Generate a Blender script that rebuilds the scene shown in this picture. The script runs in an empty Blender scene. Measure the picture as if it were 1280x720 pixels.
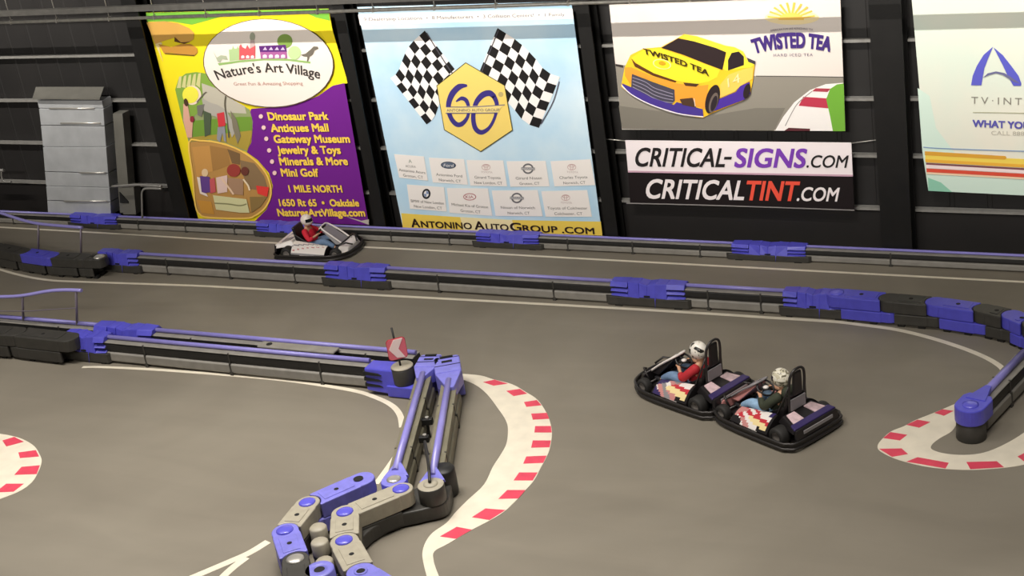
import bpy, bmesh, math, random
from mathutils import Vector, Matrix
random.seed(7)
sc = bpy.context.scene
C = sc.collection

# ------------------------------------------------------------------ camera, world, light, exposure
S = 1.4
CAM_H = 10.0 * S
F_PX = 1900.0
CR = Vector((0.88768699, 0.43640433, -0.14684365)).normalized()
CU = Vector((-0.05489918, 0.41695264, 0.90726874)).normalized()
CF = Vector((-0.45716286, 0.79730907, -0.39408168)).normalized()
cam_d = bpy.data.cameras.new('camera'); cam = bpy.data.objects.new('camera', cam_d); C.objects.link(cam)
cam_d.sensor_width = 36.0; cam_d.lens = F_PX / 1280 * 36.0; cam_d.clip_end = 300
cam.matrix_world = Matrix(((CR.x, CU.x, -CF.x, 0), (CR.y, CU.y, -CF.y, 0), (CR.z, CU.z, -CF.z, CAM_H), (0, 0, 0, 1)))
sc.camera = cam
world = bpy.data.worlds.new('hall_ambience'); sc.world = world; world.use_nodes = True
world.node_tree.nodes['Background'].inputs[0].default_value = (1.0, 0.95, 0.9, 1)
world.node_tree.nodes['Background'].inputs[1].default_value = 0.12
sc.view_settings.view_transform = 'Standard'; sc.view_settings.look = 'None'
sc.view_settings.gamma = 1.0; sc.view_settings.use_curve_mapping = False
sc.view_settings.exposure = 0.0
def lamp_row(name, x, y, z, sx, sy, power, col=(1.0, 0.95, 0.88), tilt=0.0, spread=math.pi):
    d = bpy.data.lights.new(name, 'AREA'); d.shape = 'RECTANGLE'; d.size = sx; d.size_y = sy
    d.energy = power; d.color = col; d.spread = spread
    o = bpy.data.objects.new(name, d); C.objects.link(o); o.location = (x, y, z); o.rotation_euler = (tilt, 0, 0)
    return o
ROW_Z = 15.6
for lx in (-34, -23, -12, -1):              # wall washers along the hall
    lamp_row('wall_wash_light', lx, 21.4, ROW_Z, 9.0, 0.14, 318, tilt=math.radians(47), spread=math.radians(42))
for lx in (-30, -19, -8, 3):                # unseen fill lamps by the camera, added to brighten the banners
    lamp_row('banner_fill_light', lx, 0.5, 15.4, 6.0, 0.6, 400, tilt=math.radians(77), spread=math.radians(52))
for lx, pw in ((-34, 500), (-24, 580), (-14, 600), (-4, 580)):
    lamp_row('ceiling_strip_light', lx, 17.5, ROW_Z, 8.0, 1.2, pw, spread=math.radians(95))
lamp_row('ceiling_strip_light', -17, 21.0, ROW_Z, 8.0, 1.2, 240, spread=math.radians(75))

# ------------------------------------------------------------------ helpers
def ray(u, v):
    return CF * F_PX + CR * (u - 640) - CU * (v - 360)
def G(u, v, z=0.0):            # where the sight line meets the height z
    d = ray(u, v); t = (z - CAM_H) / d.z
    return Vector((d.x * t, d.y * t, z))
def W(u, v, y):                # where the sight line meets the vertical plane y
    d = ray(u, v); t = y / d.y
    return Vector((d.x * t, y, CAM_H + d.z * t))
def lin(h):
    h = h.lstrip('#'); r = [int(h[i:i+2], 16) / 255 for i in (0, 2, 4)]
    return tuple(c / 12.92 if c <= 0.04045 else ((c + 0.055) / 1.055) ** 2.4 for c in r) + (1,)
MATS = {}
def mat(name, col, rough=0.5, metal=0.0, var=0.0, scale=6.0, bump=0.0, col2=None, spec=0.5, trans=0.0):
    m = bpy.data.materials.new(name); m.use_nodes = True; nt = m.node_tree
    b = nt.nodes['Principled BSDF']
    c = lin(col); b.inputs['Base Color'].default_value = c
    b.inputs['Roughness'].default_value = rough; b.inputs['Metallic'].default_value = metal
    b.inputs['Specular IOR Level'].default_value = spec
    if var or col2 or bump:
        tc = nt.nodes.new('ShaderNodeTexCoord'); nz = nt.nodes.new('ShaderNodeTexNoise')
        nz.inputs['Scale'].default_value = scale; nz.inputs['Detail'].default_value = 5
        nt.links.new(tc.outputs['Object'], nz.inputs['Vector'])
        if var or col2:
            rp = nt.nodes.new('ShaderNodeValToRGB')
            e = rp.color_ramp.elements; e[0].position = 0.3; e[1].position = 0.7
            e[0].color = lin(col2) if col2 else tuple(x * (1 - var) for x in c[:3]) + (1,)
            e[1].color = c if col2 else tuple(min(1, x * (1 + var)) for x in c[:3]) + (1,)
            nt.links.new(nz.outputs['Fac'], rp.inputs['Fac']); nt.links.new(rp.outputs['Color'], b.inputs['Base Color'])
        if bump:
            bp = nt.nodes.new('ShaderNodeBump'); bp.inputs['Strength'].default_value = bump; bp.inputs['Distance'].default_value = 0.02
            nt.links.new(nz.outputs['Fac'], bp.inputs['Height']); nt.links.new(bp.outputs['Normal'], b.inputs['Normal'])
    MATS[name] = m
    return m
def ink(col):
    k = 'ink_' + col
    return MATS.get(k) or mat(k, col, 0.6, spec=0.25)

class MB:
    def __init__(s): s.v = []; s.f = []; s.m = []; s.sm = []
    def add(s, vs, fs, mi=0, smooth=False):
        n = len(s.v); s.v += [tuple(p) for p in vs]
        for f in fs: s.f.append([n + i for i in f]); s.m.append(mi); s.sm.append(smooth)
        return s
    def box(s, x0, x1, y0, y1, z0, z1, mi=0):
        vs = [(x, y, z) for z in (z0, z1) for y in (y0, y1) for x in (x0, x1)]
        return s.add(vs, [(0, 2, 3, 1), (4, 5, 7, 6), (0, 1, 5, 4), (2, 6, 7, 3), (0, 4, 6, 2), (1, 3, 7, 5)], mi)
    def hexa(s, p8, mi=0):     # bottom 4 (ccw) then top 4
        return s.add(p8, [(3, 2, 1, 0), (4, 5, 6, 7), (0, 1, 5, 4), (1, 2, 6, 5), (2, 3, 7, 6), (3, 0, 4, 7)], mi)
    def prism(s, pts, z0, z1, mi=0, top_mi=None, inset=None):
        n = len(pts)
        a = sum(pts[i][0] * pts[(i + 1) % n][1] - pts[(i + 1) % n][0] * pts[i][1] for i in range(n))
        if a < 0: pts = pts[::-1]
        vs = [(p[0], p[1], z0) for p in pts] + [(p[0], p[1], z1) for p in pts]
        s.add(vs, [tuple(range(n))[::-1]] + [(i, (i + 1) % n, n + (i + 1) % n, n + i) for i in range(n)], mi)
        s.add([(p[0], p[1], z1) for p in pts], [tuple(range(n))], mi if top_mi is None else top_mi)
        return s
    def tube(s, pts, r, seg=8, mi=0, closed=False, cap=True):
        pts = [Vector(p) for p in pts]; n = len(pts); rings = []
        rr = r if isinstance(r, (list, tuple)) else [r] * n
        ref = None
        for i, p in enumerate(pts):
            a = pts[(i - 1) % n] if (closed or i > 0) else p
            b = pts[(i + 1) % n] if (closed or i < n - 1) else p
            t = (b - a).normalized()
            if ref is None:
                ref = Vector((0, 0, 1)) if abs(t.z) < 0.9 else Vector((1, 0, 0))
            x = (ref - t * ref.dot(t)).normalized(); y = t.cross(x); ref = x
            rings.append([p + (x * math.cos(k * 2 * math.pi / seg) + y * math.sin(k * 2 * math.pi / seg)) * rr[i] for k in range(seg)])
        fs = []; m = n if closed else n - 1
        for i in range(m):
            j = (i + 1) % n
            for k in range(seg): fs.append((i * seg + k, i * seg + (k + 1) % seg, j * seg + (k + 1) % seg, j * seg + k))
        vs = [q for rg in rings for q in rg]
        s.add(vs, fs, mi, True)
        if cap and not closed:
            s.add(rings[0], [tuple(range(seg))[::-1]], mi); s.add(rings[-1], [tuple(range(seg))], mi)
        return s
    def cyl(s, a, b, r, seg=16, mi=0, r2=None):
        return s.tube([a, b], [r, r if r2 is None else r2], seg, mi)
    def lathe(s, prof, seg=24, mi=0, o=(0, 0, 0), smooth=True):   # prof: (r, z)
        vs = []; n = len(prof)
        for k in range(seg):
            a = 2 * math.pi * k / seg
            for r, z in prof: vs.append((o[0] + r * math.cos(a), o[1] + r * math.sin(a), o[2] + z))
        fs = [(k * n + i, ((k + 1) % seg) * n + i, ((k + 1) % seg) * n + i + 1, k * n + i + 1) for k in range(seg) for i in range(n - 1)]
        return s.add(vs, fs, mi, smooth)
    def ball(s, c, r, seg=16, mi=0):
        r = (r, r, r) if not isinstance(r, (tuple, list)) else r
        h = seg // 2; vs = []; fs = []
        for i in range(h + 1):
            t = math.pi * i / h
            for k in range(seg):
                a = 2 * math.pi * k / seg
                vs.append((c[0] + r[0] * math.sin(t) * math.cos(a), c[1] + r[1] * math.sin(t) * math.sin(a), c[2] + r[2] * math.cos(t)))
        for i in range(h):
            for k in range(seg): fs.append((i * seg + k, (i + 1) * seg + k, (i + 1) * seg + (k + 1) % seg, i * seg + (k + 1) % seg))
        return s.add(vs, fs, mi, True)
    def build(s, name, mats, parent=None, bevel=0.0, xf=None):
        me = bpy.data.meshes.new(name)
        vs = [tuple(xf @ Vector(p)) for p in s.v] if xf else s.v
        me.from_pydata(vs, [], s.f)
        for m in (mats if isinstance(mats, (list, tuple)) else [mats]): me.materials.append(m)
        me.polygons.foreach_set('material_index', s.m); me.polygons.foreach_set('use_smooth', s.sm)
        bm = bmesh.new(); bm.from_mesh(me); bmesh.ops.remove_doubles(bm, verts=bm.verts, dist=1e-5)
        bmesh.ops.dissolve_degenerate(bm, edges=bm.edges, dist=1e-6)
        bmesh.ops.recalc_face_normals(bm, faces=bm.faces); bm.to_mesh(me); bm.free(); me.update()
        o = bpy.data.objects.new(name, me); C.objects.link(o)
        if parent: o.parent = parent
        if bevel:
            bv = o.modifiers.new('edge_rounding', 'BEVEL'); bv.width = bevel; bv.segments = 2; bv.limit_method = 'ANGLE'; bv.angle_limit = 0.6
        return o
def tag(o, label, cat, group=None):
    o['label'] = label; o['category'] = cat
    if group: o['group'] = group
    return o
def structure(o): o['kind'] = 'structure'; return o
def thing(name, label, cat, loc=(0, 0, 0), rz=0.0, group=None):
    o = bpy.data.objects.new(name, None); C.objects.link(o); o.empty_display_size = 0.2
    o.location = loc; o.rotation_euler = (0, 0, rz)
    return tag(o, label, cat, group)
def copy_tree(o, parent=None):
    c = o.copy(); C.objects.link(c)
    if parent: c.parent = parent
    for ch in list(o.children): copy_tree(ch, c)
    return c
def smooth_line(pts, n=6, closed=False):
    out = []; P = [Vector(p) for p in pts]; m = len(P)
    for i in range(m if closed else m - 1):
        if closed: p0, p1, p2, p3 = P[i - 1], P[i], P[(i + 1) % m], P[(i + 2) % m]
        else: p0, p1, p2, p3 = P[max(i - 1, 0)], P[i], P[i + 1], P[min(i + 2, m - 1)]
        for k in range(n):
            t = k / n
            out.append(0.5 * ((2 * p1) + (p2 - p0) * t + (2 * p0 - 5 * p1 + 4 * p2 - p3) * t * t + (3 * p1 - p0 - 3 * p2 + p3) * t ** 3))
    if not closed: out.append(P[-1])
    return out

# ------------------------------------------------------------------ materials
M = {}
def floor_material():
    m = bpy.data.materials.new('worn_asphalt'); m.use_nodes = True; nt = m.node_tree; b = nt.nodes['Principled BSDF']
    tc = nt.nodes.new('ShaderNodeTexCoord')
    def noise(sc_, det, dist=0.0, stretch=None):
        n = nt.nodes.new('ShaderNodeTexNoise'); n.inputs['Scale'].default_value = sc_; n.inputs['Detail'].default_value = det
        n.inputs['Distortion'].default_value = dist
        if stretch:
            mp = nt.nodes.new('ShaderNodeMapping'); mp.inputs['Scale'].default_value = stretch
            nt.links.new(tc.outputs['Object'], mp.inputs['Vector']); nt.links.new(mp.outputs['Vector'], n.inputs['Vector'])
        else: nt.links.new(tc.outputs['Object'], n.inputs['Vector'])
        return n
    a = noise(0.22, 4, 0.6); c = noise(9.0, 4); d = noise(1.0, 4, 0.6, (0.25, 1.4, 1))
    r = nt.nodes.new('ShaderNodeValToRGB'); e = r.color_ramp.elements
    e[0].position = 0.25; e[0].color = lin('#736c60'); e[1].position = 0.75; e[1].color = lin('#8a8376')
    nt.links.new(a.outputs['Fac'], r.inputs['Fac'])
    r2 = nt.nodes.new('ShaderNodeValToRGB'); e = r2.color_ramp.elements
    e[0].position = 0.3; e[0].color = (0.94, 0.94, 0.94, 1); e[1].position = 0.7; e[1].color = (1.03, 1.03, 1.03, 1)
    nt.links.new(d.outputs['Fac'], r2.inputs['Fac'])
    mx = nt.nodes.new('ShaderNodeMix'); mx.data_type = 'RGBA'; mx.blend_type = 'MULTIPLY'; mx.inputs[0].default_value = 1.0
    nt.links.new(r.outputs['Color'], mx.inputs[6]); nt.links.new(r2.outputs['Color'], mx.inputs[7])
    nt.links.new(mx.outputs[2], b.inputs['Base Color'])
    bp = nt.nodes.new('ShaderNodeBump'); bp.inputs['Strength'].default_value = 0.12; bp.inputs['Distance'].default_value = 0.01
    nt.links.new(c.outputs['Fac'], bp.inputs['Height']); nt.links.new(bp.outputs['Normal'], b.inputs['Normal'])
    b.inputs['Roughness'].default_value = 0.62; b.inputs['Specular IOR Level'].default_value = 0.25
    return m
M['floor'] = floor_material()
M['wall'] = mat('black_metal_cladding', '#191716', 0.6, 0.0, 0.3, 0.5)
M['wall_base'] = mat('brown_black_base_panel', '#120e0c', 0.65, 0.0, 0.2, 1.5)
M['girt'] = mat('grey_galvanised_girt', '#8f8d88', 0.45, 0.3, 0.12, 8)
M['column'] = mat('black_steel_column', '#131211', 0.5, 0.2, 0.2, 3)
M['pipe'] = mat('grey_steel_pipe', '#96938b', 0.4, 0.2, 0.15, 10)
M['tray'] = mat('dull_grey_tray', '#4d4b47', 0.6, 0.2, 0.15, 6)
M['blue'] = mat('blue_barrier_plastic', '#5250c2', 0.38, 0.0, 0.08, 5)
M['blue_pale'] = mat('lit_pale_blue_plastic', '#7b79cf', 0.42, 0.0, 0.1, 7)  # paler copy of the blue, light on the block tops painted in
M['pipe_blue'] = mat('lavender_blue_pipe', '#8b85cb', 0.28, 0.0, 0.06, 4)
M['black'] = mat('black_rubber', '#1d1c1b', 0.5, 0.0, 0.2, 8)
M['dark'] = mat('dark_grey_plastic', '#3a3834', 0.5, 0.0, 0.15, 5)
M['grey'] = mat('dusty_grey_plastic', '#a39c8b', 0.5, 0.0, 0.1, 6)
M['olive'] = mat('dusty_olive_grey_panel', '#77725f', 0.5, 0.0, 0.12, 4)
M['board'] = mat('grey_rail_board', '#85817a', 0.5, 0.0, 0.12, 4)
M['hole'] = mat('socket_shadow_black', '#0e0d0d', 0.8)
M['silver'] = mat('worn_silver_cap', '#c9c5bd', 0.3, 0.6)
M['cap_blue'] = mat('glossy_blue_cap', '#5f5ccc', 0.22)
M['line'] = mat('cream_white_floor_paint', '#ddd4c1', 0.6, 0.0, 0.07, 3)
M['red'] = mat('red_floor_paint', '#d5435a', 0.55, 0.0, 0.1, 4)
M['sheet'] = mat('silver_sheet_metal', '#b4b6b8', 0.32, 0.15, 0.1, 2)
M['sheet_dk'] = mat('dull_zinc_sheet', '#6d6b64', 0.5, 0.1, 0.12, 2)
M['rail_blue'] = mat('blue_handrail_paint', '#9a93d6', 0.3, 0.1)
M['rail_grey'] = mat('grey_handrail_post', '#7d7480', 0.4, 0.3)

# ------------------------------------------------------------------ room shell
WY = 22.3 * S            # front of the wall girts
YB = WY - 0.14           # banners
floor = structure(MB().box(-62, 14, -8, WY + 0.2, -0.2, 0).build('floor', M['floor']))
wb = MB(); wb.box(-62, 14, WY + 0.2, WY + 0.4, 0, 17)
for i in range(95):
    x = -62 + i * 0.8
    wb.hexa([(x, WY + 0.2, 1.0), (x + 0.02, WY + 0.188, 1.0), (x + 0.1, WY + 0.188, 1.0), (x + 0.12, WY + 0.2, 1.0),
             (x, WY + 0.2, 17), (x + 0.02, WY + 0.188, 17), (x + 0.1, WY + 0.188, 17), (x + 0.12, WY + 0.2, 17)])
structure(wb.build('wall_back', M['wall']))
structure(MB().box(-62, 14, WY + 0.06, WY + 0.2, 0, 1.0).build('baseboard_back', M['wall_base']))
structure(MB().box(-62, 14, -8, WY + 0.4, 17, 17.2).build('ceiling', M['wall']))
structure(MB().box(-62.2, -62, -8, WY + 0.4, 0, 17).build('wall_left', M['wall']))
structure(MB().box(14, 14.2, -8, WY + 0.4, 0, 17).build('wall_right', M['wall']))
structure(MB().box(-62, 14, -8.2, -8, 0, 17).build('wall_front', M['wall']))
# horizontal girts of the wall
for k, z in enumerate((3.52, 2.59, 1.66, 0.77)):
    g = MB(); zz = z * S
    g.box(-60, 12, WY, WY + 0.16, zz - 0.03, zz + 0.03)
    structure(g.build('trim_%d' % (k + 1), M['girt']))
# frame columns between the banners
def column(x0, x1, yf, n):
    b = MB(); xm = (x0 + x1) / 2
    b.box(x0, x1, yf, yf + 0.04, 0, 17); b.box(xm - 0.02, xm + 0.02, yf + 0.04, WY + 0.18, 0, 17)
    b.box(x0, x1, WY - 0.03, WY + 0.01, 0, 17)
    structure(b.build('trim_%d' % n, M['column']))
CY = WY - 0.45
column(W(168, 70, CY).x, W(186, 70, CY).x, CY, 5)
column(W(428, 72, CY).x, W(441, 72, CY).x, CY, 6)
column(W(727, 67, CY).x, W(743, 67, CY).x, CY, 7)
column(W(1088, 50, CY).x, W(1128, 50, CY).x, CY, 8)

# roof truss chord above the banners
structure(MB().box(-60, 12, 29.88, 30.02, 6.47, 6.61).build('trim_9', M['tray']))
# overhead pipe and cable tray
PY = WY - 0.84
t = thing('sprinkler_pipe', 'thin grey overhead pipe running across above all the banners', 'pipe', (-20, PY, 4.41 * S))
pb = MB(); pb.cyl((-34, 0, 0), (30, 0, 0), 0.045, 12); pb.build('pipe_run', M['pipe'], t)
for u in (12, 70, 136, 193, 258, 325, 398, 468, 545, 622, 713, 790, 865):
    x = W(u, 20, PY).x + 20
    h = MB(); h.cyl((x, 0, 0.02), (x, 0, 1.6), 0.014, 8); h.box(x - 0.02, x + 0.02, -0.055, 0.055, -0.05, 0.06)
    h.build('hanger_rod', M['silver'], t)
# ------------------------------------------------------------------ floor paint
def ground_strip(name, px, width, label, m='line', h=0.004, n=6, lift=0.0):
    pts = [G(p[0], p[1]) for p in px]; pts = smooth_line(pts, n)
    ws = width if isinstance(width, (list, tuple)) else [width, width]
    b = MB(); L = len(pts); vs = []
    for i, p in enumerate(pts):
        t = (pts[min(i + 1, L - 1)] - pts[max(i - 1, 0)]); t.z = 0; t.normalize(); nn = Vector((-t.y, t.x, 0))
        w = ws[0] + (ws[-1] - ws[0]) * i / (L - 1)
        for z in (lift, lift + h): vs += [(p + nn * w / 2) + Vector((0, 0, z)), (p - nn * w / 2) + Vector((0, 0, z))]
    fs = []
    for i in range(L - 1):
        a, c = i * 4, i * 4 + 4
        fs += [(a + 2, a + 3, c + 3, c + 2), (a, a + 2, c + 2, c), (a + 3, a + 1, c + 1, c + 3)]
    b.add(vs, fs)
    return tag(b.build(name, M[m]), label, 'painted line')
ground_strip('painted_line', [(-30, 282), (0, 284), (160, 293), (300, 301.5), (520, 312), (740, 324), (900, 332.5), (1060, 341), (1280, 352.5), (1330, 355.3), (1500, 364)], 0.085,
             'thin white line on the far lane along the wall barrier')
ground_strip('painted_line', [(-20, 330), (0, 337), (30, 345), (60, 350), (95, 352), (240, 357), (300, 360), (520, 371.5), (740, 383.5), (900, 393), (960, 397), (1040, 402), (1080, 406.5),
              (1120, 412), (1160, 421.5), (1200, 434), (1230, 446), (1249, 457), (1257, 466)], [0.09, 0.12],
             'long white line in front of the middle barrier curving down at right')
ground_strip('painted_line', [(103, 459), (130, 459), (200, 462.5), (300, 470), (370, 477), (440, 488), (470, 497), (490, 507), (500, 519), (503, 534)], [0.09, 0.13],
             'white line bending round the inside of the barrier elbow')
ground_strip('painted_line', [(495, 570), (484, 586), (470, 605)], 0.12, 'short white line beside the near end of the left rail')
ground_strip('painted_line', [(335, 677), (312, 691), (285, 703), (240, 722), (215, 732)], 0.16, 'white line running to the bottom edge left of the barrier chain')
ground_strip('painted_line', [(308, 697), (292, 709), (278, 722), (268, 735)], 0.16, 'short white branch line forking off at the bottom edge', lift=0.001)

def ground_poly(px, z0, z1, mb=None, mi=0):
    pts = [G(p[0], p[1]) for p in px]
    return (mb or MB()).prism([(p.x, p.y) for p in pts], z0, z1, mi)
def kerb(label, outer, inner, reds):
    o = smooth_line([(p[0], p[1], 0) for p in outer], 4); i = smooth_line([(p[0], p[1], 0) for p in inner], 4)
    t = thing('track_kerb', label, 'kerb')
    ground_poly([(p.x, p.y) for p in o] + [(p.x, p.y) for p in reversed(i)], 0, 0.006).build('white_base', M['line'], t)
    for q in reds:
        ground_poly(q, 0.006, 0.009).build('red_block', M['red'], t)
kerb('long red and white kerb arc right of the barrier elbow',
     [(573, 467.2), (600, 469.5), (617, 474.5), (640, 480.5), (657, 490), (672, 500), (683, 516), (688, 529), (690, 542), (688, 558), (684, 570), (676, 585),
      (668, 600), (657, 613), (645, 626), (630, 640), (610, 652), (590, 662.5), (560, 680), (543, 689.5), (542, 700), (545, 711), (551, 726)],
     [(573, 473), (592, 480), (608, 492), (622, 510), (632, 525), (635, 537), (633, 555), (625, 570), (616, 584), (605, 606), (585, 625), (570, 640), (558, 654), (541, 666), (532, 678), (528, 692), (530, 707), (535, 726)],
     [[(604, 478), (618, 475), (635, 480), (617, 482.5)], [(633, 489), (650, 486.5), (659, 492.5), (642, 495.5)], [(655, 503), (671, 500.5), (677, 507), (658, 509)],
      [(664, 517.5), (683.5, 516.5), (686.5, 524), (666, 525)], [(669, 533), (688.7, 533), (689.7, 541), (668, 541)], [(666, 551), (688.7, 551), (687, 559.5), (664, 560)],
      [(658, 571), (683.5, 570), (679, 579), (654, 580)], [(649, 591), (672, 591), (666, 601), (642, 601)], [(634, 613), (657, 613), (648, 623.5), (623, 624)],
      [(607, 636), (632, 638), (612, 650.5), (590, 647)], [(571, 659), (590, 662.5), (570, 674), (550, 671)]])
kerb('red and white kerb wrapping the barrier post at right',
     [(1212, 500), (1197, 504), (1180, 511), (1163, 518), (1143, 526), (1130, 533), (1113, 540), (1101, 551), (1097, 558), (1100, 564), (1115, 572), (1133, 578), (1160, 584), (1190, 587), (1220, 587.5), (1255, 585), (1280, 581), (1310, 572), (1345, 553), (1370, 535)],
     [(1216, 510), (1200, 524), (1190, 539), (1175, 548), (1165, 556), (1165, 562), (1180, 567), (1205, 569), (1230, 566), (1255, 556), (1280, 541), (1305, 520), (1325, 505), (1345, 495)],
     [[(1168, 516.5), (1178, 512), (1192, 514), (1180, 520)], [(1133, 531.5), (1147, 525), (1163, 528), (1149, 535)], [(1104, 548), (1113, 540.5), (1134, 544), (1125, 551)],
      [(1099, 561.5), (1127, 561), (1135, 568), (1115, 571.5)], [(1133, 577.5), (1147, 572), (1186, 579), (1182, 586)], [(1208, 578), (1246, 577), (1255, 584.5), (1213, 587)],
      [(1272, 571), (1290, 562), (1300, 568), (1281, 578)]])
kerb('rounded end of a red and white kerb at the left edge',
     [(-60, 533), (-30, 538), (0, 542.5), (12, 544.5), (28, 549), (43, 558), (50.5, 570), (52, 578), (48, 590), (40, 603), (25, 614), (0, 624), (-30, 634)],
     [(-60, 540), (-62, 560), (-62, 590), (-60, 610), (-50, 634)],
     [[(3, 551), (18, 546.5), (30, 552.5), (8, 558.5)], [(23, 566), (45, 563), (49, 571), (25, 573)], [(27, 584), (50, 582), (46, 593), (18, 594)], [(8, 605), (30, 605), (17, 615), (-6, 616)]])

# ------------------------------------------------------------------ barriers
HB = 0.45 * S      # pipe height
def link_outline(L, r, w, concave_at_end, n=10):
    # a hinge link from pin A (0,0) to pin B (L,0)
    pts = []
    k = r * 1.05
    for i in range(n + 1):                       # round end about A
        a = math.pi / 2 + math.pi * i / n
        pts.append((r * math.cos(a), r * math.sin(a)))
    sh = r * 0.55
    pts += [(sh, -r * 0.98), (sh + 0.03, -w)]
    xe = L - k * 0.62
    pts.append((xe, -w))
    for i in range(n + 1):                       # hollow end around B
        a = -math.pi * 0.72 - (math.pi * 0.56) * i / n
        pts.append((L + k * math.cos(a), k * math.sin(a)))
    pts += [(xe, w), (sh + 0.03, w), (sh, r * 0.98)]
    return pts
def barrier_link(A, B, label, body, cap, hole=None, w=0.25, top=0.46 * S, lower=None, feet=True, group='hinged barrier blocks'):
    A = Vector(A); B = Vector(B); d = B - A; d.z = 0; L = d.length; rz = math.atan2(d.y, d.x)
    t = thing('barrier_block', label, 'barrier block', (A.x, A.y, 0), rz, group)
    r = w * 0.97; zm = top * 0.55
    MB().prism(link_outline(L, r, w, True), zm, top).build('upper_body', M[body], t, 0.018)
    lo = [(L - x, y) for x, y in link_outline(L, r, w * 1.02, True)]
    MB().prism(lo, 0.07, zm - 0.012).build('lower_body', M[lower or body], t, 0.018)
    pl = [(r * 0.9, -w * 0.62), (L - r * 1.2, -w * 0.62), (L - r * 1.2, w * 0.62), (r * 0.9, w * 0.62)]
    b = MB(); b.prism(pl, top - 0.002, top + 0.012); b.build('lid_plate', M[body], t, 0.008)
    hx = (r * 0.9 + L - r * 1.2) / 2
    MB().cyl((hx, 0, top), (hx, 0, top + 0.014), 0.045, 12).build('drain_hole', M['hole'], t)
    if cap == 'hole':
        MB().lathe([(0.115, 0), (0.115, 0.014), (0.075, 0.014), (0.07, -0.01), (0, -0.01)], 20, o=(0, 0, top)).build('pin_socket', [M[body]], t)
        MB().cyl((0, 0, top), (0, 0, top + 0.006), 0.075, 16).build('socket_hole', M['hole'], t)
    elif cap:
        c = MB().lathe([(0.0, 0.045), (0.05, 0.042), (0.12, 0.03), (0.15, 0.012), (0.15, 0.0)], 24, o=(0, 0, top)); c.build('pin_cap', M[cap], t)
    if feet:
        for s in (-1, 1):
            for x in (L * 0.28, L * 0.72):
                f = MB(); f.box(x - 0.07, x + 0.07, s * w * 0.55 - 0.06, s * w * 0.55 + 0.06, 0, 0.075); f.build('foot', M['black'], t)
    return t
def barrier_span(P0, P1, label, group='pipe barrier spans', posts=1, upper='black', sc_=(1, 1, 1), pr=0.05):
    P0 = Vector(P0); P1 = Vector(P1); d = P1 - P0; d.z = 0; L = d.length
    t = thing('barrier_rail', label, 'barrier rail', (P0.x, P0.y, 0), math.atan2(d.y, d.x), group)
    MB().cyl((0, 0, HB - 0.045), (L, 0, HB - 0.045), pr, 12).build('top_pipe', M['pipe_blue'], t)
    ur = [(-0.15, 0.30), (0.15, 0.30), (0.16, 0.36), (0.15, 0.47), (0.11, 0.525), (-0.11, 0.525), (-0.15, 0.47), (-0.16, 0.36)]
    def extr(prof, y):
        b = MB(); n = len(prof)
        vs = [(0, p[0], p[1]) for p in prof] + [(L, p[0], p[1]) for p in prof]
        b.add(vs, [tuple(range(n)), tuple(range(n, 2 * n))[::-1]] + [(i, (i + 1) % n, n + (i + 1) % n, n + i) for i in range(n)])
        return b
    t.scale = sc_
    extr(ur, 0).build('upper_rail', M[upper], t, 0.012)  # default black paints in the shade of the recess below the pipe
    extr([(-0.165, 0.505), (0.165, 0.505), (0.165, 0.518), (0.12, 0.532), (-0.12, 0.532), (-0.165, 0.518)], 0).build('rail_ledge', M['board' if upper == 'black' else upper], t, 0.006)
    extr([(-0.17, 0.05), (0.17, 0.05), (0.19, 0.08), (0.185, 0.25), (0.15, 0.28), (-0.15, 0.28), (-0.185, 0.25), (-0.19, 0.08)], 0).build('lower_board', M['board' if upper == 'black' else upper], t, 0.012)
    for i in range(posts):
        x = L * (i + 0.5) / posts
        b = MB(); b.box(x - 0.04, x + 0.04, -0.2, 0.2, 0.0, 0.09); b.box(x - 0.018, x + 0.018, -0.196, 0.196, 0.05, 0.3); b.box(x - 0.018, x + 0.018, -0.165, 0.165, 0.29, 0.53)
        b.build('bracket', M['dark'], t)
    return t
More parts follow.
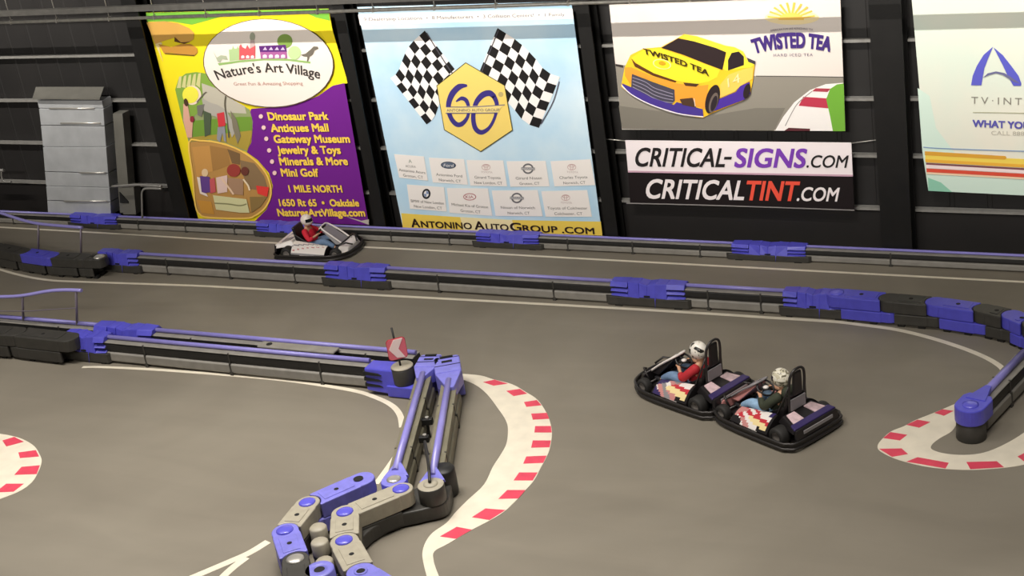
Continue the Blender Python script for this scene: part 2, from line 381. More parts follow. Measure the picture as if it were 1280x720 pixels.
def barrier_joint(P, ang, label, L=1.5, w=0.26, low=True, group='blue barrier joints', sc_=(1, 1, 1)):
    t = thing('barrier_joint', label, 'barrier joint', (P[0], P[1], 0), ang, group)
    t.scale = sc_; h = L / 2; z1 = HB + 0.01; z0 = 0.27 if low else 0.1
    for s in (-1, 1):                                  # two mirrored halves with a dip between them
        b = MB()
        def half(x0, x1, wa, wb, za, zb, zc):
            q = [(s * x0, -wa, za), (s * x1, -wb, za), (s * x1, wb, za), (s * x0, wa, za), (s * x0, -wa * 0.72, zb), (s * x1, -wb * 0.6, zc), (s * x1, wb * 0.6, zc), (s * x0, wa * 0.72, zb)]
            b.hexa(q)
        half(0.0, h * 0.22, w * 0.98, w, z0, z1 - 0.05, z1 - 0.005)
        half(h * 0.22, h * 0.52, w, w * 0.96, z0, z1 - 0.005, z1)
        # three fingers that grip the rails
        for za, zb in ((z0, z0 + 0.055), (z0 + 0.12, z0 + 0.19), (z1 - 0.115, z1)):
            half(h * 0.52, h, w * 0.96, w * 0.84, za, zb, zb)
        b.build('blue_half_shell', M['blue'], t, 0.012)
    MB().box(-h * 0.95, h * 0.95, -w * 0.55, w * 0.55, z0 + 0.005, z1 - 0.09).build('finger_core', M['hole'], t)
    if low:
        b = MB(); b.prism([(-h * 1.08, -w), (h * 1.08, -w), (h * 1.16, -w * 0.7), (h * 1.16, w * 0.7), (h * 1.08, w), (-h * 1.08, w), (-h * 1.16, w * 0.7), (-h * 1.16, -w * 0.7)], 0.03, z0 - 0.008)
        b.build('base_block', M['dark'], t, 0.015)
    f = MB(); f.box(-h * 0.9, -h * 0.7, -w, w, 0, 0.04); f.box(h * 0.7, h * 0.9, -w, w, 0, 0.04); f.build('foot', M['black'], t)
    b = MB(); b.box(-0.07, 0.07, -w - 0.004, -w + 0.02, z0 + 0.02, z0 + 0.06); b.build('slot', M['hole'], t)
    return t

# wall run
def line_at(u, a, b):
    return a[1] + (b[1] - a[1]) * (u - a[0]) / (b[0] - a[0])
wl = ((0, 262.5), (1280, 319))
WS = (1, 0.8, 0.58)      # the wall-side run is a lower, slimmer one
YW = G(640, 290.5, HB * 0.58).y
def run_x(u, line, y):            # x on a run of constant y below the pixel column u
    return W(u, line_at(u, *line), y).x
wj = [(119, 'blue barrier joint on the wall-side rail below the silver duct'), (356, 'blue barrier joint on the wall-side rail behind the red-shirted far driver'),
      (636, 'blue barrier joint on the wall-side rail below the checkered flag banner'), (962, 'blue barrier joint on the wall-side rail below the two web address signs')]
xs = [run_x(u, wl, YW) for u, _ in wj]
for x, (u, lab) in zip(xs, wj): barrier_joint((x, YW), 0, lab, L=1.75, sc_=WS)
ends = [-46] + xs + [2.0]
wn = ['wall-side pipe rail at the far left running behind the handrail', 'wall-side pipe rail below the black column left of the purple banner', 'wall-side pipe rail between purple and light blue banners',
      'wall-side pipe rail below the racing car banner', 'wall-side pipe rail at right below the pale TV banner']
for i, lab in enumerate(wn): barrier_span((ends[i] + (0.8 if i else 0), YW, 0), (ends[i + 1] - (0.8 if i < 4 else 0), YW, 0), lab, posts=3, sc_=WS)
# middle run
MS = (1, 0.85, 0.86)
YM = G(582, 338.5, HB * 0.86).y
ml = ((175, 319), (990, 358))
mj = [(151, 'blue barrier joint at the left start of the middle rail'), (446, 'blue barrier joint on the middle rail below the far kart'), (811, 'blue barrier joint on the middle rail left of the block curve')]
mx = [W(u, line_at(u, *ml), YM).x for u, _ in mj]
for x, (u, lab) in zip(mx, mj): barrier_joint((x, YM), 0, lab, L=1.75 if u > 200 else 1.35, sc_=MS)
xe = W(1018, 361, YM).x
barrier_joint((xe, YM), 0, 'blue barrier joint where the middle rail meets the block curve', L=1.3, sc_=MS)
me_ = mx + [xe]
mn = ['middle pipe rail between the left handrail and the far kart', 'middle pipe rail below the checkered flag banner', 'middle pipe rail just left of the curve of blocks']
for i, lab in enumerate(mn): barrier_span((me_[i] + (0.8 if i else 0.6), YM, 0), (me_[i + 1] - (0.8 if i < 2 else 0.55), YM, 0), lab, posts=3 if i == 0 else 2, sc_=MS)
# curve of blocks at right
TZ = 0.46 * S
TR = 0.4 * S
rc = [G(1046, 365.5, TR), G(1112, 371.5, TR), G(1170, 376.5, TR), G(1230, 385, TR), G(1266, 393, TR), G(1292, 404, TR), G(1306, 420, TR), G(1302, 436, TR)]
rcn = [('blue', 'blue block first in the curve right of the middle rail'), ('dark', 'dark grey block between two blue blocks in the right curve'), ('blue', 'blue block third in the curve above the kerb post'),
       ('dark', 'dark block beside the right frame edge in the curve'), ('blue', 'blue block cut by the right frame edge'), ('dark', 'dark block outside the right frame edge'), ('blue', 'last blue block at the turn right of the frame')]
for i in range(7): barrier_link(rc[i], rc[i + 1], rcn[i][1], rcn[i][0], None if i else 'cap_blue', top=TR, w=0.22)
# right rail to the kerb post
pp = G(1213, 506, TZ); pq = G(1283, 434, TZ)
d = (pq - pp).normalized(); ang = math.atan2(d.y, d.x)
barrier_span(pp + d * 0.28, pq - d * 0.1, 'short pipe rail from the round post to the right frame edge', posts=1, pr=0.072)
t = thing('barrier_post', 'round blue topped post on the kerb at right', 'barrier post', (pp.x, pp.y, 0), ang)
MB().lathe([(0, 0), (0.25, 0), (0.26, 0.03), (0.25, 0.34), (0.24, 0.35), (0, 0.35)], 28).build('base_drum', M['dark'], t)
ol = [(0.27 * math.cos(a), 0.27 * math.sin(a)) for a in [math.pi / 2 + math.pi * i / 14 for i in range(15)]] + [(0.3, -0.27), (0.42, -0.2), (0.42, 0.2), (0.3, 0.27)]
MB().prism(ol, 0.345, 0.645).build('blue_collar', M['blue'], t, 0.02)
MB().lathe([(0, 0.03), (0.09, 0.028), (0.14, 0.012), (0.14, 0)], 24, o=(0, 0, 0.645)).build('pin_cap', M['cap_blue'], t)
b = MB(); b.hexa([(0.2, -0.2, 0.62), (0.75, -0.06, 0.56), (0.75, 0.06, 0.56), (0.2, 0.2, 0.62), (0.2, -0.18, 0.66), (0.75, -0.05, 0.66), (0.75, 0.05, 0.66), (0.2, 0.18, 0.66)]); b.build('pipe_bracket', M['blue'], t, 0.01)

# left curve of blocks on the middle run
lc = [G(124, 321, TR), G(104, 320.5, TR), G(64, 318.5, TR), G(28, 313.5, TR), G(-6, 307, TR), G(-40, 299, TR)]
lcn = [('dark', 'small dark block with a white tag left of the middle rail', 'silver'), ('dark', 'dark block under the middle handrail post', None), ('blue', 'blue topped block in the left curve of the middle barrier', None),
       ('dark', 'dark block at the left frame edge of the middle barrier', None), ('dark', 'dark block outside the left frame edge', None)]
for i in range(5):
    barrier_link(lc[i], lc[i + 1], lcn[i][1], lcn[i][0], lcn[i][2], lower='dark', w=0.22, top=TR)
# lower left: two parallel runs that meet at the elbow
YF = 16.66 * S; YK = 17.03 * S
def xr(u, v, y): return W(u, v, y).x
fj = xr(110, 420, YF); bj = xr(158, 407, YK)
barrier_joint((fj, YF), 0, 'blue joint on the front left rail beside the dark block', L=1.25)
barrier_joint((bj, YK), 0, 'blue joint on the back left rail behind the front pipe', L=1.75)
fe = xr(462, 449, YF); be = xr(520, 441, YK)
barrier_span((fj + 0.55, YF, 0), (fe, YF, 0), 'front left pipe rail leading to the red chevron sign', posts=3)
barrier_span((bj + 0.8, YK, 0), (be, YK, 0), 'back left pipe rail leading to the barrier elbow', posts=3)
barrier_span((xr(-60, 386, YK), YK, 0), (bj - 0.8, YK, 0), 'back left pipe rail under the blue handrail', posts=2)
l2 = [G(86, 421, TZ), G(20, 414, TZ), G(-40, 410, TZ)]
barrier_link(l2[0], l2[1], 'long dark block at left below the blue handrail', 'dark', None, w=0.25)
barrier_link(l2[1], l2[2], 'dark block cut by the left frame edge below the handrail', 'dark', None, w=0.25)
ty = (YF + YK) / 2
t = thing('tie_plate', 'grey tie plate laid between the two left pipes', 'tie plate', (W(372, 433, ty).x, ty, HB - 0.06), 0.0)
MB().box(-1.0, 1.0, -0.13, 0.13, 0, 0.05).build('plate', M['board'], t, 0.02)
MB().cyl((-0.75, 0, 0.05), (-0.75, 0, 0.056), 0.07, 14).build('bolt_hole', M['hole'], t)
# end housing, sign post
EP = G(498, 455, TZ)
t = thing('barrier_end', 'blue fluted end block of the front left rail', 'barrier block', (EP.x, EP.y, 0), 0)
b = MB(); b.hexa([(-0.72, -0.26, 0.1), (0.1, -0.27, 0.04), (0.1, 0.2, 0.04), (-0.72, 0.18, 0.1), (-0.72, -0.22, 0.6), (0.1, -0.24, 0.6), (0.1, 0.2, 0.6), (-0.72, 0.16, 0.6)]); b.build('body', M['blue'], t, 0.03)
for z in (0.2, 0.33, 0.46):
    b = MB(); b.hexa([(-0.74, -0.262, z), (-0.3, -0.272, z + 0.01), (-0.3, -0.2, z + 0.01), (-0.74, -0.2, z), (-0.74, -0.25, z + 0.07), (-0.38, -0.262, z + 0.05), (-0.38, -0.2, z + 0.05), (-0.74, -0.2, z + 0.07)]); b.build('flute', M['hole'], t)
b = MB(); b.prism([(-0.2, -0.3), (0.42, -0.3), (0.5, -0.1), (0.42, 0.28), (-0.2, 0.28)], 0.02, 0.27); b.build('skirt', M['blue'], t, 0.02)
t = thing('sign_post', 'dark round post with grey top carrying the chevron sign', 'post', (EP.x + 0.12, EP.y - 0.06, 0))
MB().lathe([(0, 0.27), (0.23, 0.27), (0.24, 0.3), (0.235, 0.6), (0.22, 0.625), (0, 0.625)], 28).build('drum', M['dark'], t)
MB().lathe([(0.22, 0.626), (0.235, 0.64), (0.22, 0.66), (0.1, 0.665), (0, 0.665)], 28).build('lid', M['grey'], t)
sp = Vector((EP.x + 0.12, EP.y - 0.12, 0.665)); toC = Vector((-sp.x, -sp.y, 0)).normalized(); rz = math.atan2(toC.y, toC.x) + math.pi / 2
t = thing('chevron_sign', 'small red and white chevron sign with a black mast on the rail end', 'sign', sp, rz + 0.12)
def rrect(w, h, r, n=5):
    o = []
    for cx, cz, a0 in ((w - r, h - r, 0), (-w + r, h - r, 90), (-w + r, -h + r, 180), (w - r, -h + r, 270)):
        for i in range(n + 1):
            a = math.radians(a0 + 90 * i / n); o.append((cx + r * math.cos(a), cz + r * math.sin(a)))
    return o
def upright(mb_pts, y0, y1, zc):
    b = MB(); b.prism(mb_pts, -y1, -y0); b.v = [(x, -z, y + zc) for x, y, z in b.v]; return b
upright(rrect(0.19, 0.225, 0.07), -0.012, 0.012, 0.4).build('panel', ink('#e0707a'), t)
upright([(0.15, 0.215), (-0.04, 0.215), (-0.165, 0.02), (-0.03, -0.19), (0.14, -0.215), (0.03, 0.0)], -0.02, -0.012, 0.4).build('white_chevron', ink('#f6ded6'), t)
upright(rrect(0.2, 0.235, 0.07), -0.006, 0.006, 0.4).build('red_edge', ink('#b8303c'), t)
MB().cyl((0.01, 0.035, 0.0), (-0.02, 0.045, 0.86), 0.022, 10).build('mast', M['black'], t)

# elbow blocks and the two rails coming towards the camera
e1 = G(537, 447, TZ); r1a = G(529, 462, HB); r1b = G(492, 592, HB)
e2 = G(558, 449, TZ); r2a = G(561, 470, HB); r2b = G(539, 598, HB)
def elbow_cap(label, P, Q, w, body):
    d = (Q - P); d.z = 0; L = d.length; d.normalize()
    t = thing('barrier_elbow', label, 'barrier block', (P.x, P.y, 0), math.atan2(d.y, d.x), 'elbow blocks')
    ol = [(-0.16, -w * 0.8), (-0.1, -w), (L * 0.75, -w), (L * 0.75, w), (-0.1, w), (-0.16, w * 0.8)]
    MB().prism(ol, 0.05, TZ).build('body', M[body], t, 0.025)
    b = MB(); b.hexa([(L * 0.72, -w, 0.3), (L * 1.6, -0.1, 0.4), (L * 1.6, 0.1, 0.4), (L * 0.72, w, 0.3), (L * 0.72, -w, TZ - 0.02), (L * 1.6, -0.07, HB - 0.02), (L * 1.6, 0.07, HB - 0.02), (L * 0.72, w, TZ - 0.02)]); b.build('tapered_bracket', M[body], t, 0.015)
    MB().box(-0.06, -0.045, -w * 0.98, w * 0.98, TZ, TZ + 0.006).build('seam', M['hole'], t)
    MB().box(L * 0.35, L * 0.35 + 0.02, -w * 0.98, w * 0.98, TZ, TZ + 0.006).build('seam', M['hole'], t)
    b = MB(); b.box(L * 0.1, L * 0.2, -w * 0.4, w * 0.4, TZ, TZ + 0.012); b.box(-0.13, -0.07, -w * 0.5, w * 0.5, TZ, TZ + 0.016); b.build('lid_slot', M['hole'], t)
    return t
elbow_cap('left blue elbow block behind the chevron sign', e1, r1a, 0.24, 'blue_pale')
elbow_cap('right blue elbow block at the top of the kerb arc', e2, r2a, 0.27, 'blue_pale')
def inner_rail(P0, P1, label, posts=2):
    t = barrier_span(P0, P1, label, 'pipe barrier spans', posts, 'olive', pr=0.07)
    return t
u1 = (r1b - r1a).normalized(); u2 = (r2b - r2a).normalized()
inner_rail(r1a + u1 * 0.1, r1b - u1 * 0.15, 'left of two pipe rails coming down from the elbow')
inner_rail(r2a + u2 * 0.1, r2b - u2 * 0.15, 'right of two pipe rails coming down from the elbow')
def round_end(P, u, label, drum, lid, cap, z0):
    t = thing('barrier_post', label, 'barrier post', (P.x, P.y, 0), math.atan2(u.y, u.x))
    MB().lathe([(0, z0), (0.235, z0), (0.245, z0 + 0.02), (0.24, TZ - 0.05), (0.225, TZ - 0.03), (0, TZ - 0.03)], 28).build('drum', M[drum], t)
    MB().lathe([(0, TZ - 0.018), (0.2, TZ - 0.018), (0.232, TZ - 0.03)], 28).build('lid', M[lid], t)
    MB().lathe([(0, 0.03), (0.08, 0.028), (0.13, 0.012), (0.13, 0)], 24, o=(0, 0, TZ - 0.018)).build('pin_cap', M[cap], t)
    b = MB(); b.hexa([(-0.18, -0.24, TZ - 0.12), (-0.55, -0.06, TZ - 0.12), (-0.55, 0.06, TZ - 0.12), (-0.18, 0.24, TZ - 0.12), (-0.18, -0.23, TZ - 0.06), (-0.55, -0.06, TZ + 0.0), (-0.55, 0.06, TZ + 0.0), (-0.18, 0.23, TZ - 0.06)]); b.build('pipe_bracket', M['blue_pale'], t, 0.01)
    return t
c1 = G(492, 598, TZ); c2 = G(538, 604, TZ)
round_end(c1, u1, 'blue round post with silver cap ending the left elbow rail', 'blue', 'blue_pale', 'silver', 0.02)
rt = round_end(c2, u2, 'dark grey round post ending the right elbow rail', 'dark', 'grey', 'grey', 0.3)
bc = Matrix.Rotation(-rt.rotation_euler.z, 4, 'Z') @ (G(556, 600, 0.3) - Vector((c2.x, c2.y, 0.3)))
MB().lathe([(0, 0.02), (0.2, 0.02), (0.22, 0.06), (0.22, 0.52), (0.19, 0.56), (0, 0.56)], 24, o=(bc.x, bc.y, 0)).build('rubber_buffer', M['black'], rt)
hz = smooth_line([G(531, 552, 0.62), G(533, 565, 0.72), G(536, 585, 0.8), G(537, 603, TZ + 0.03)], 5)
tag(MB().tube(hz, 0.028, 8).build('cable_hose', M['black']), 'black hose between the elbow rails standing on the dark post', 'hose')
for (u, v, lab, s) in ((534, 530, 'upper dark clamp in the gap between the elbow rails', 1.0), (531, 552, 'lower dark clamp beside the hose in the elbow gap', 0.8)):
    p = G(u, v, 0.3); t = thing('rail_clamp', lab, 'clamp', (p.x, p.y, 0), 0.3, 'clamps')
    MB().cyl((0, 0, 0), (0, 0, 0.42), 0.03, 10).build('stem', M['black'], t)
    b = MB(); b.box(-0.12 * s, 0.12 * s, -0.06, 0.06, 0.3, 0.42); b.build('jaw', M['black'], t, 0.01)
    MB().cyl((0.02, 0, 0.42), (0.02, 0, 0.46), 0.035, 10).build('bolt_head', M['silver'], t)
# chains of blocks in the foreground
A = [G(452, 598, TZ), G(384, 628, TZ), G(356, 663, TZ), G(369, 699, TZ), G(374, 768, TZ)]
tt = barrier_link(A[0] + (A[0] - A[1]) * 0.0, A[1], 'blue block with a round hole beside the left rail end', 'blue_pale', None, w=0.24)
ph = G(448, 599, TZ)
loc = Matrix.Rotation(-tt.rotation_euler.z, 4, 'Z') @ (ph - Vector((tt.location.x, tt.location.y, 0)))
MB().cyl((loc.x, loc.y, TZ + 0.013), (loc.x, loc.y, TZ + 0.018), 0.09, 18).build('pin_socket', M['hole'], tt)
barrier_link(A[1], A[2], 'grey block with blue cap second in the outer chain', 'grey', 'cap_blue', w=0.23, lower='dark')
barrier_link(A[2], A[3], 'blue block with blue cap third in the outer chain', 'blue_pale', 'cap_blue', w=0.24, lower='blue')
barrier_link(A[3], A[4], 'dark block with silver cap at the bottom of the outer chain', 'dark', 'silver', w=0.235)
Bc = [G(501, 611, TZ), G(431, 640, TZ), G(430, 675.6, TZ), G(451, 714, TZ), G(500, 745, TZ)]
e0 = G(534, 604, TZ)
barrier_link(Bc[0], Bc[1], 'grey block with blue cap first in the inner chain', 'grey', 'cap_blue', w=0.225, lower='dark')
barrier_link(Bc[1], Bc[2], 'grey block with blue cap second in the inner chain', 'grey', 'cap_blue', w=0.25, lower='dark')
barrier_link(Bc[2], Bc[3], 'grey block with blue cap third in the inner chain', 'grey', 'cap_blue', w=0.25, lower='dark')
barrier_link(Bc[3], Bc[4], 'blue block with a round hole at the bottom of the inner chain', 'blue_pale', 'hole', w=0.25, lower='blue')
# dark skirt under the inner chain and the dark post
sk = smooth_line([G(568, 616, 0), G(562, 645, 0), G(532, 655, 0), G(499, 663, 0), G(470, 678, 0), G(452, 696, 0)], 6)
inn = [G(535, 622, 0), G(505, 636, 0), G(470, 652, 0), G(444, 668, 0), G(436, 690, 0)]
b = MB(); b.prism([(q.x, q.y) for q in sk] + [(q.x, q.y) for q in reversed(inn)], 0.03, 0.3)
tag(b.build('barrier_skirt', M['dark'], None, 0.03), 'dark grey curved skirt block under the dark round post', 'barrier block')
p = G(399, 711, TZ)
t = thing('barrier_post', 'blue round socket post between the two chains at the bottom', 'barrier post', (p.x, p.y, 0))
MB().lathe([(0, 0.02), (0.24, 0.02), (0.25, 0.05), (0.245, TZ - 0.02), (0.23, TZ), (0.1, TZ), (0.095, TZ - 0.02), (0, TZ - 0.02)], 28).build('drum', M['blue_pale'], t)
MB().cyl((0, 0, TZ - 0.019), (0, 0, TZ - 0.012), 0.09, 18).build('pin_socket', M['hole'], t)
for (u, v, lab) in ((397, 658, 'upper grey spacer roll between the two chains'), (399, 676, 'middle grey spacer roll between the two chains'), (405, 700, 'lower grey spacer roll between the two chains')):
    p = G(u, v, 0.5); t = thing('spacer_roll', lab, 'spacer', (p.x, p.y, 0), 0.2, 'spacer rolls')
    MB().lathe([(0, 0), (0.14, 0), (0.155, 0.03), (0.155, 0.47), (0.13, 0.5), (0, 0.5)], 18).build('roll', M['grey'], t)
    MB().lathe([(0.156, 0.2), (0.163, 0.21), (0.163, 0.25), (0.156, 0.26)], 18).build('band', M['dark'], t)
# hand rails at left
def handrail(label, top, posts, mid, group='hand rails'):
    base0 = posts[0][1]
    t = thing('hand_rail', label, 'handrail')
    q = smooth_line(top, 6)
    MB().tube(q, 0.042, 10).build('top_rail', M['rail_blue'], t)
    for (a, bse) in posts: MB().cyl(bse, a, 0.03, 10).build('post', M['rail_grey'], t)
    if mid: MB().tube(smooth_line(mid, 6), 0.012, 8).build('mid_rail', M['rail_grey'], t)
g1 = G(101, 333); y1 = g1.y
def onp(u, v, y): return W(u, v, y)
handrail('pale blue handrail at left before the silver duct', [onp(-30, 258, y1), onp(0, 266, y1), onp(28, 275, y1), onp(52, 280, y1), onp(103, 284.5, y1)],
         [(onp(101, 284, y1), G(101.5, 333)), (onp(48, 279, y1), onp(48, 331, y1) * 1.0)], None)
y2 = 17.6 * S / 1.0 * 1.0; y2 = (YF + YK) / 2 + 0.02
xA = onp(95, 363, y2).x; xB = onp(28, 370, y2).x
handrail('lower blue handrail at left above the dark block', [onp(-40, 371, y2), onp(0, 371, y2), onp(28, 369.5, y2), onp(60, 364, y2), onp(80, 362.5, y2), onp(102, 363, y2)],
         [(onp(95, 363, y2), G(97, 428)), (onp(28, 370, y2), G(30, 421))], [onp(-40, 388, y2), onp(28, 389, y2), onp(60, 387, y2), onp(95, 385, y2)])
# ------------------------------------------------------------------ duct and small things on the left wall
def wall_box(mb, q, y_front, depth, mi=0):     # q: four picture corners (tl, tr, br, bl) on the plane y_front, given depth towards the wall
    p = [W(u, v, y_front) for u, v in q]
    bk = [Vector((a.x, a.y + depth, a.z)) for a in p]
    return mb.hexa([p[3], p[2], bk[2], bk[3], p[0], p[1], bk[1], bk[0]], mi)
t = thing('vent_duct', 'silver sheet metal duct with sloped hood on the black wall at left', 'duct', W(95, 262, WY - 0.5))
inv = Matrix.Translation(-t.location)
YD = WY - 0.42
b = MB()
seams = [(46, 127, 126, 126), (48, 130, 128.5, 136), (50.5, 130.5, 157.5, 158), (53, 133, 184, 184.5), (56, 135.5, 216, 217), (58, 137, 234, 235), (60, 138, 252, 253), (61, 138.5, 262, 263)]
sl = [(46.5, 127), (48.5, 129), (51, 130.5), (53.5, 132.5), (56, 135), (57.5, 136.5), (59, 137.8), (60, 138.5)]
vv = [(126, 126), (136, 136), (157, 158), (184, 184), (215, 217), (233, 235), (251, 253), (268, 270)]
for i in range(7):
    w_b = MB()
    wall_box(w_b, [(sl[i][0], vv[i][0]), (sl[i][1], vv[i][1]), (sl[i + 1][1], vv[i + 1][1] - 0.8), (sl[i + 1][0], vv[i + 1][0] - 0.8)], YD - (0.02 if i % 2 else 0.0), 0.40)
    w_b.build('duct_panel', M['sheet'], t, 0.012, xf=inv)
b = MB(); q = [W(45, 108.5, WY - 0.08), W(130, 108.5, WY - 0.08), W(124.5, 123.5, YD - 0.16), W(40.5, 122.5, YD - 0.16)]
lo = [p + Vector((0, 0, -0.03)) for p in q]
b.hexa([lo[3], lo[2], lo[1], lo[0], q[3], q[2], q[1], q[0]]); b.build('hood', M['sheet_dk'], t, xf=inv)
for (v, ua, ub) in ((135.5, 62, 118), (154, 76, 126), (216, 100, 132), (251.5, 80, 134)):
    b = MB(); a_ = W(ua, v, YD - 0.03); c_ = W(ub, v, YD - 0.03); b.tube([a_, c_], 0.025, 8); b.build('seam_flange', M['silver'], t, xf=inv)
t = thing('wall_cabinet', 'dull grey box standing at the foot of the wall right of the duct', 'cabinet', W(155, 262, WY - 0.35))
inv = Matrix.Translation(-t.location)
b = MB(); wall_box(b, [(141, 142), (153, 142), (163, 266), (150, 266)], WY - 0.28, 0.3); b.build('side_panel', M['sheet_dk'], t, xf=inv)
b = MB(); wall_box(b, [(152, 233), (167, 234), (170, 268), (154, 268)], WY - 0.4, 0.3); b.build('lower_box', M['sheet_dk'], t, xf=inv)
b = MB(); wall_box(b, [(149, 240), (160, 252), (160, 254), (150, 254)], WY - 0.43, 0.03); b.build('label_mark', M['hole'], t, xf=inv)
y_ = WY - 0.7
t = thing('pipe_rail', 'thin bent grey pipe rail at the wall left of the purple banner', 'rail', W(178, 262, y_)); inv = Matrix.Translation(-t.location)
MB().tube(smooth_line([W(140, 233, y_), W(170, 231, y_), W(190, 232, y_), W(202, 233, y_)], 4), 0.035, 8).build('top_bar', M['girt'], t, xf=inv)
MB().tube(smooth_line([W(202, 236, y_), W(186, 235.5, y_), W(180, 236.5, y_), W(177.5, 241, y_), W(177.5, 250, y_), W(178, 272, y_)], 4), 0.03, 8).build('bent_leg', M['girt'], t, xf=inv)
t = thing('pipe_rail', 'short grey pipe stub at the left frame edge before the wall', 'rail', W(2, 215, y_)); inv = Matrix.Translation(-t.location)
MB().tube([W(-30, 213, y_), W(5, 213, y_)], 0.05, 8).build('top_bar', M['girt'], t, xf=inv)
MB().tube(smooth_line([W(2, 214, y_), W(2.5, 222, y_), W(6, 227, y_), W(14, 227.5, y_)], 4), 0.03, 8).build('bent_leg', M['girt'], t, xf=inv)

# ------------------------------------------------------------------ banners
def slope(u, v): return (1206 - u) / (4080 - v)
class Banner:
    def __init__(s, name, label, cat, px, color, y=None, th=0.02, group=None, m=None):
        s.y = YB if y is None else y
        pts = [W(u, v, s.y) for u, v in px]
        c = sum(pts, Vector()) / len(pts)
        s.t = thing(name, label, cat, c, 0, group); s.inv = Matrix.Translation(-c); s.parts = {}; s.n = 0; s.cur = 'printed_artwork'
        b = MB(); n = len(pts)
        b.add(pts + [p + Vector((0, th, 0)) for p in pts], [tuple(range(n)), tuple(range(n, 2 * n))[::-1]] + [(i, n + i, n + (i + 1) % n, (i + 1) % n) for i in range(n)])
        b.build('sheet', m or ink(color), s.t, xf=s.inv)
    def poly(s, polys, color, layer, name=None):
        key = s.cur
        mb, mats = s.parts.setdefault(key, (MB(), []))
        if color not in mats: mats.append(color)
        s.n += 1
        for px in polys:
            pts = [W(p[0], p[1], s.y - 0.006 * layer - 0.00002 * s.n) for p in px]
            mb.add(pts, [tuple(range(len(pts)))], mats.index(color))
    def done(s):
        for key, (mb, mats) in s.parts.items(): mb.build(key.split('#')[0], [ink(k) for k in mats], s.t, xf=s.inv)
    def ell(s, cx, cy, rx, ry, color, layer, name='printed_shape', rot=0.0, n=40, a0=0, a1=360):
        p = []
        for i in range(n):
            a = math.radians(a0 + (a1 - a0) * i / (n - (0 if a1 - a0 == 360 else 1))); x, y = rx * math.cos(a), ry * math.sin(a)
            p.append((cx + x * math.cos(rot) - y * math.sin(rot), cy + x * math.sin(rot) + y * math.cos(rot)))
        return s.poly([p], color, layer, name)
    def stroke(s, px, w, color, layer, name='printed_line', closed=False, n=6):
        q = smooth_line([(p[0], p[1], 0) for p in px], n, closed); L = len(q); polys = []; e = []
        ws = w if isinstance(w, (list, tuple)) else [w, w]
        for i, p in enumerate(q):
            tt = (q[(i + 1) % L] - q[i - 1]) if closed else (q[min(i + 1, L - 1)] - q[max(i - 1, 0)])
            tt.normalize(); nn = Vector((-tt.y, tt.x, 0))
            f = i / max(1, L - 1) * (len(ws) - 1); k = min(int(f), len(ws) - 2); ww = ws[k] + (ws[k + 1] - ws[k]) * (f - k)
            e.append((p + nn * ww / 2, p - nn * ww / 2))
        for i in range(L if closed else L - 1):
            a, c = e[i], e[(i + 1) % L]
            polys.append([(a[0].x, a[0].y), (a[1].x, a[1].y), (c[1].x, c[1].y), (c[0].x, c[0].y)])
        return s.poly(polys, color, layer, name)
    def text(s, txt, x0, y0, x1, y1, h, color, layer=3, bold=0.0, arc=0.0, it=0.0, space=1.0, name='lettering', tall=None):
        me = text_mesh(txt, 0, space); vs = [v.co for v in me.vertices]
        xa = min(v.x for v in vs); xb = max(v.x for v in vs)
        new = []; nv = len(vs); faces = [tuple(p.vertices) for p in me.polygons]
        offs = [(0, 0)] + ([(bold, 0), (-bold, 0), (0, bold), (0, -bold), (bold, bold), (-bold, -bold), (bold, -bold), (-bold, bold)] if bold and h > 5 else [])
        for ko, (ox, oy) in enumerate(offs):
          for v0 in vs:
            v = Vector((v0.x + ox, v0.y + oy, 0))
            u = (v.x - xa) / (xb - xa); w_ = v.y / CAP
            bx = x0 + (x1 - x0) * u; by = y0 + (y1 - y0) * u - arc * 4 * u * (1 - u)
            tilt = -arc * 4 * (1 - 2 * u) / max(1e-6, (x1 - x0))
            hh = h if tall is None else h + (tall - h) * 4 * u * (1 - u)
            sx = -slope(bx, by) + it
            new.append(W(bx + w_ * hh * (sx + tilt * 0.9), by - w_ * hh, s.y - 0.006 * layer - 0.0004 * ko))
        faces = [tuple(i + nv * k for i in f) for k in range(len(offs)) for f in faces]
        me2 = bpy.data.meshes.new(name); me2.from_pydata([tuple(s.inv @ p) for p in new], [], faces); me2.materials.append(ink(color))
        o = bpy.data.objects.new(name, me2); C.objects.link(o); o.parent = s.t
        bpy.data.meshes.remove(me)
        return o
CAP = 0.7
def text_mesh(txt, bold, space):
    c = bpy.data.curves.new('lettering_source', 'FONT'); c.body = txt; c.size = 1; c.offset = bold; c.space_character = space; c.resolution_u = 4
    o = bpy.data.objects.new('lettering_source', c); C.objects.link(o)
    dg = bpy.context.evaluated_depsgraph_get(); me = bpy.data.meshes.new_from_object(o.evaluated_get(dg))
    bpy.data.objects.remove(o); bpy.data.curves.remove(c)
    return me
_m = text_mesh('H', 0, 1); CAP = max(v.co.y for v in _m.vertices); bpy.data.meshes.remove(_m)

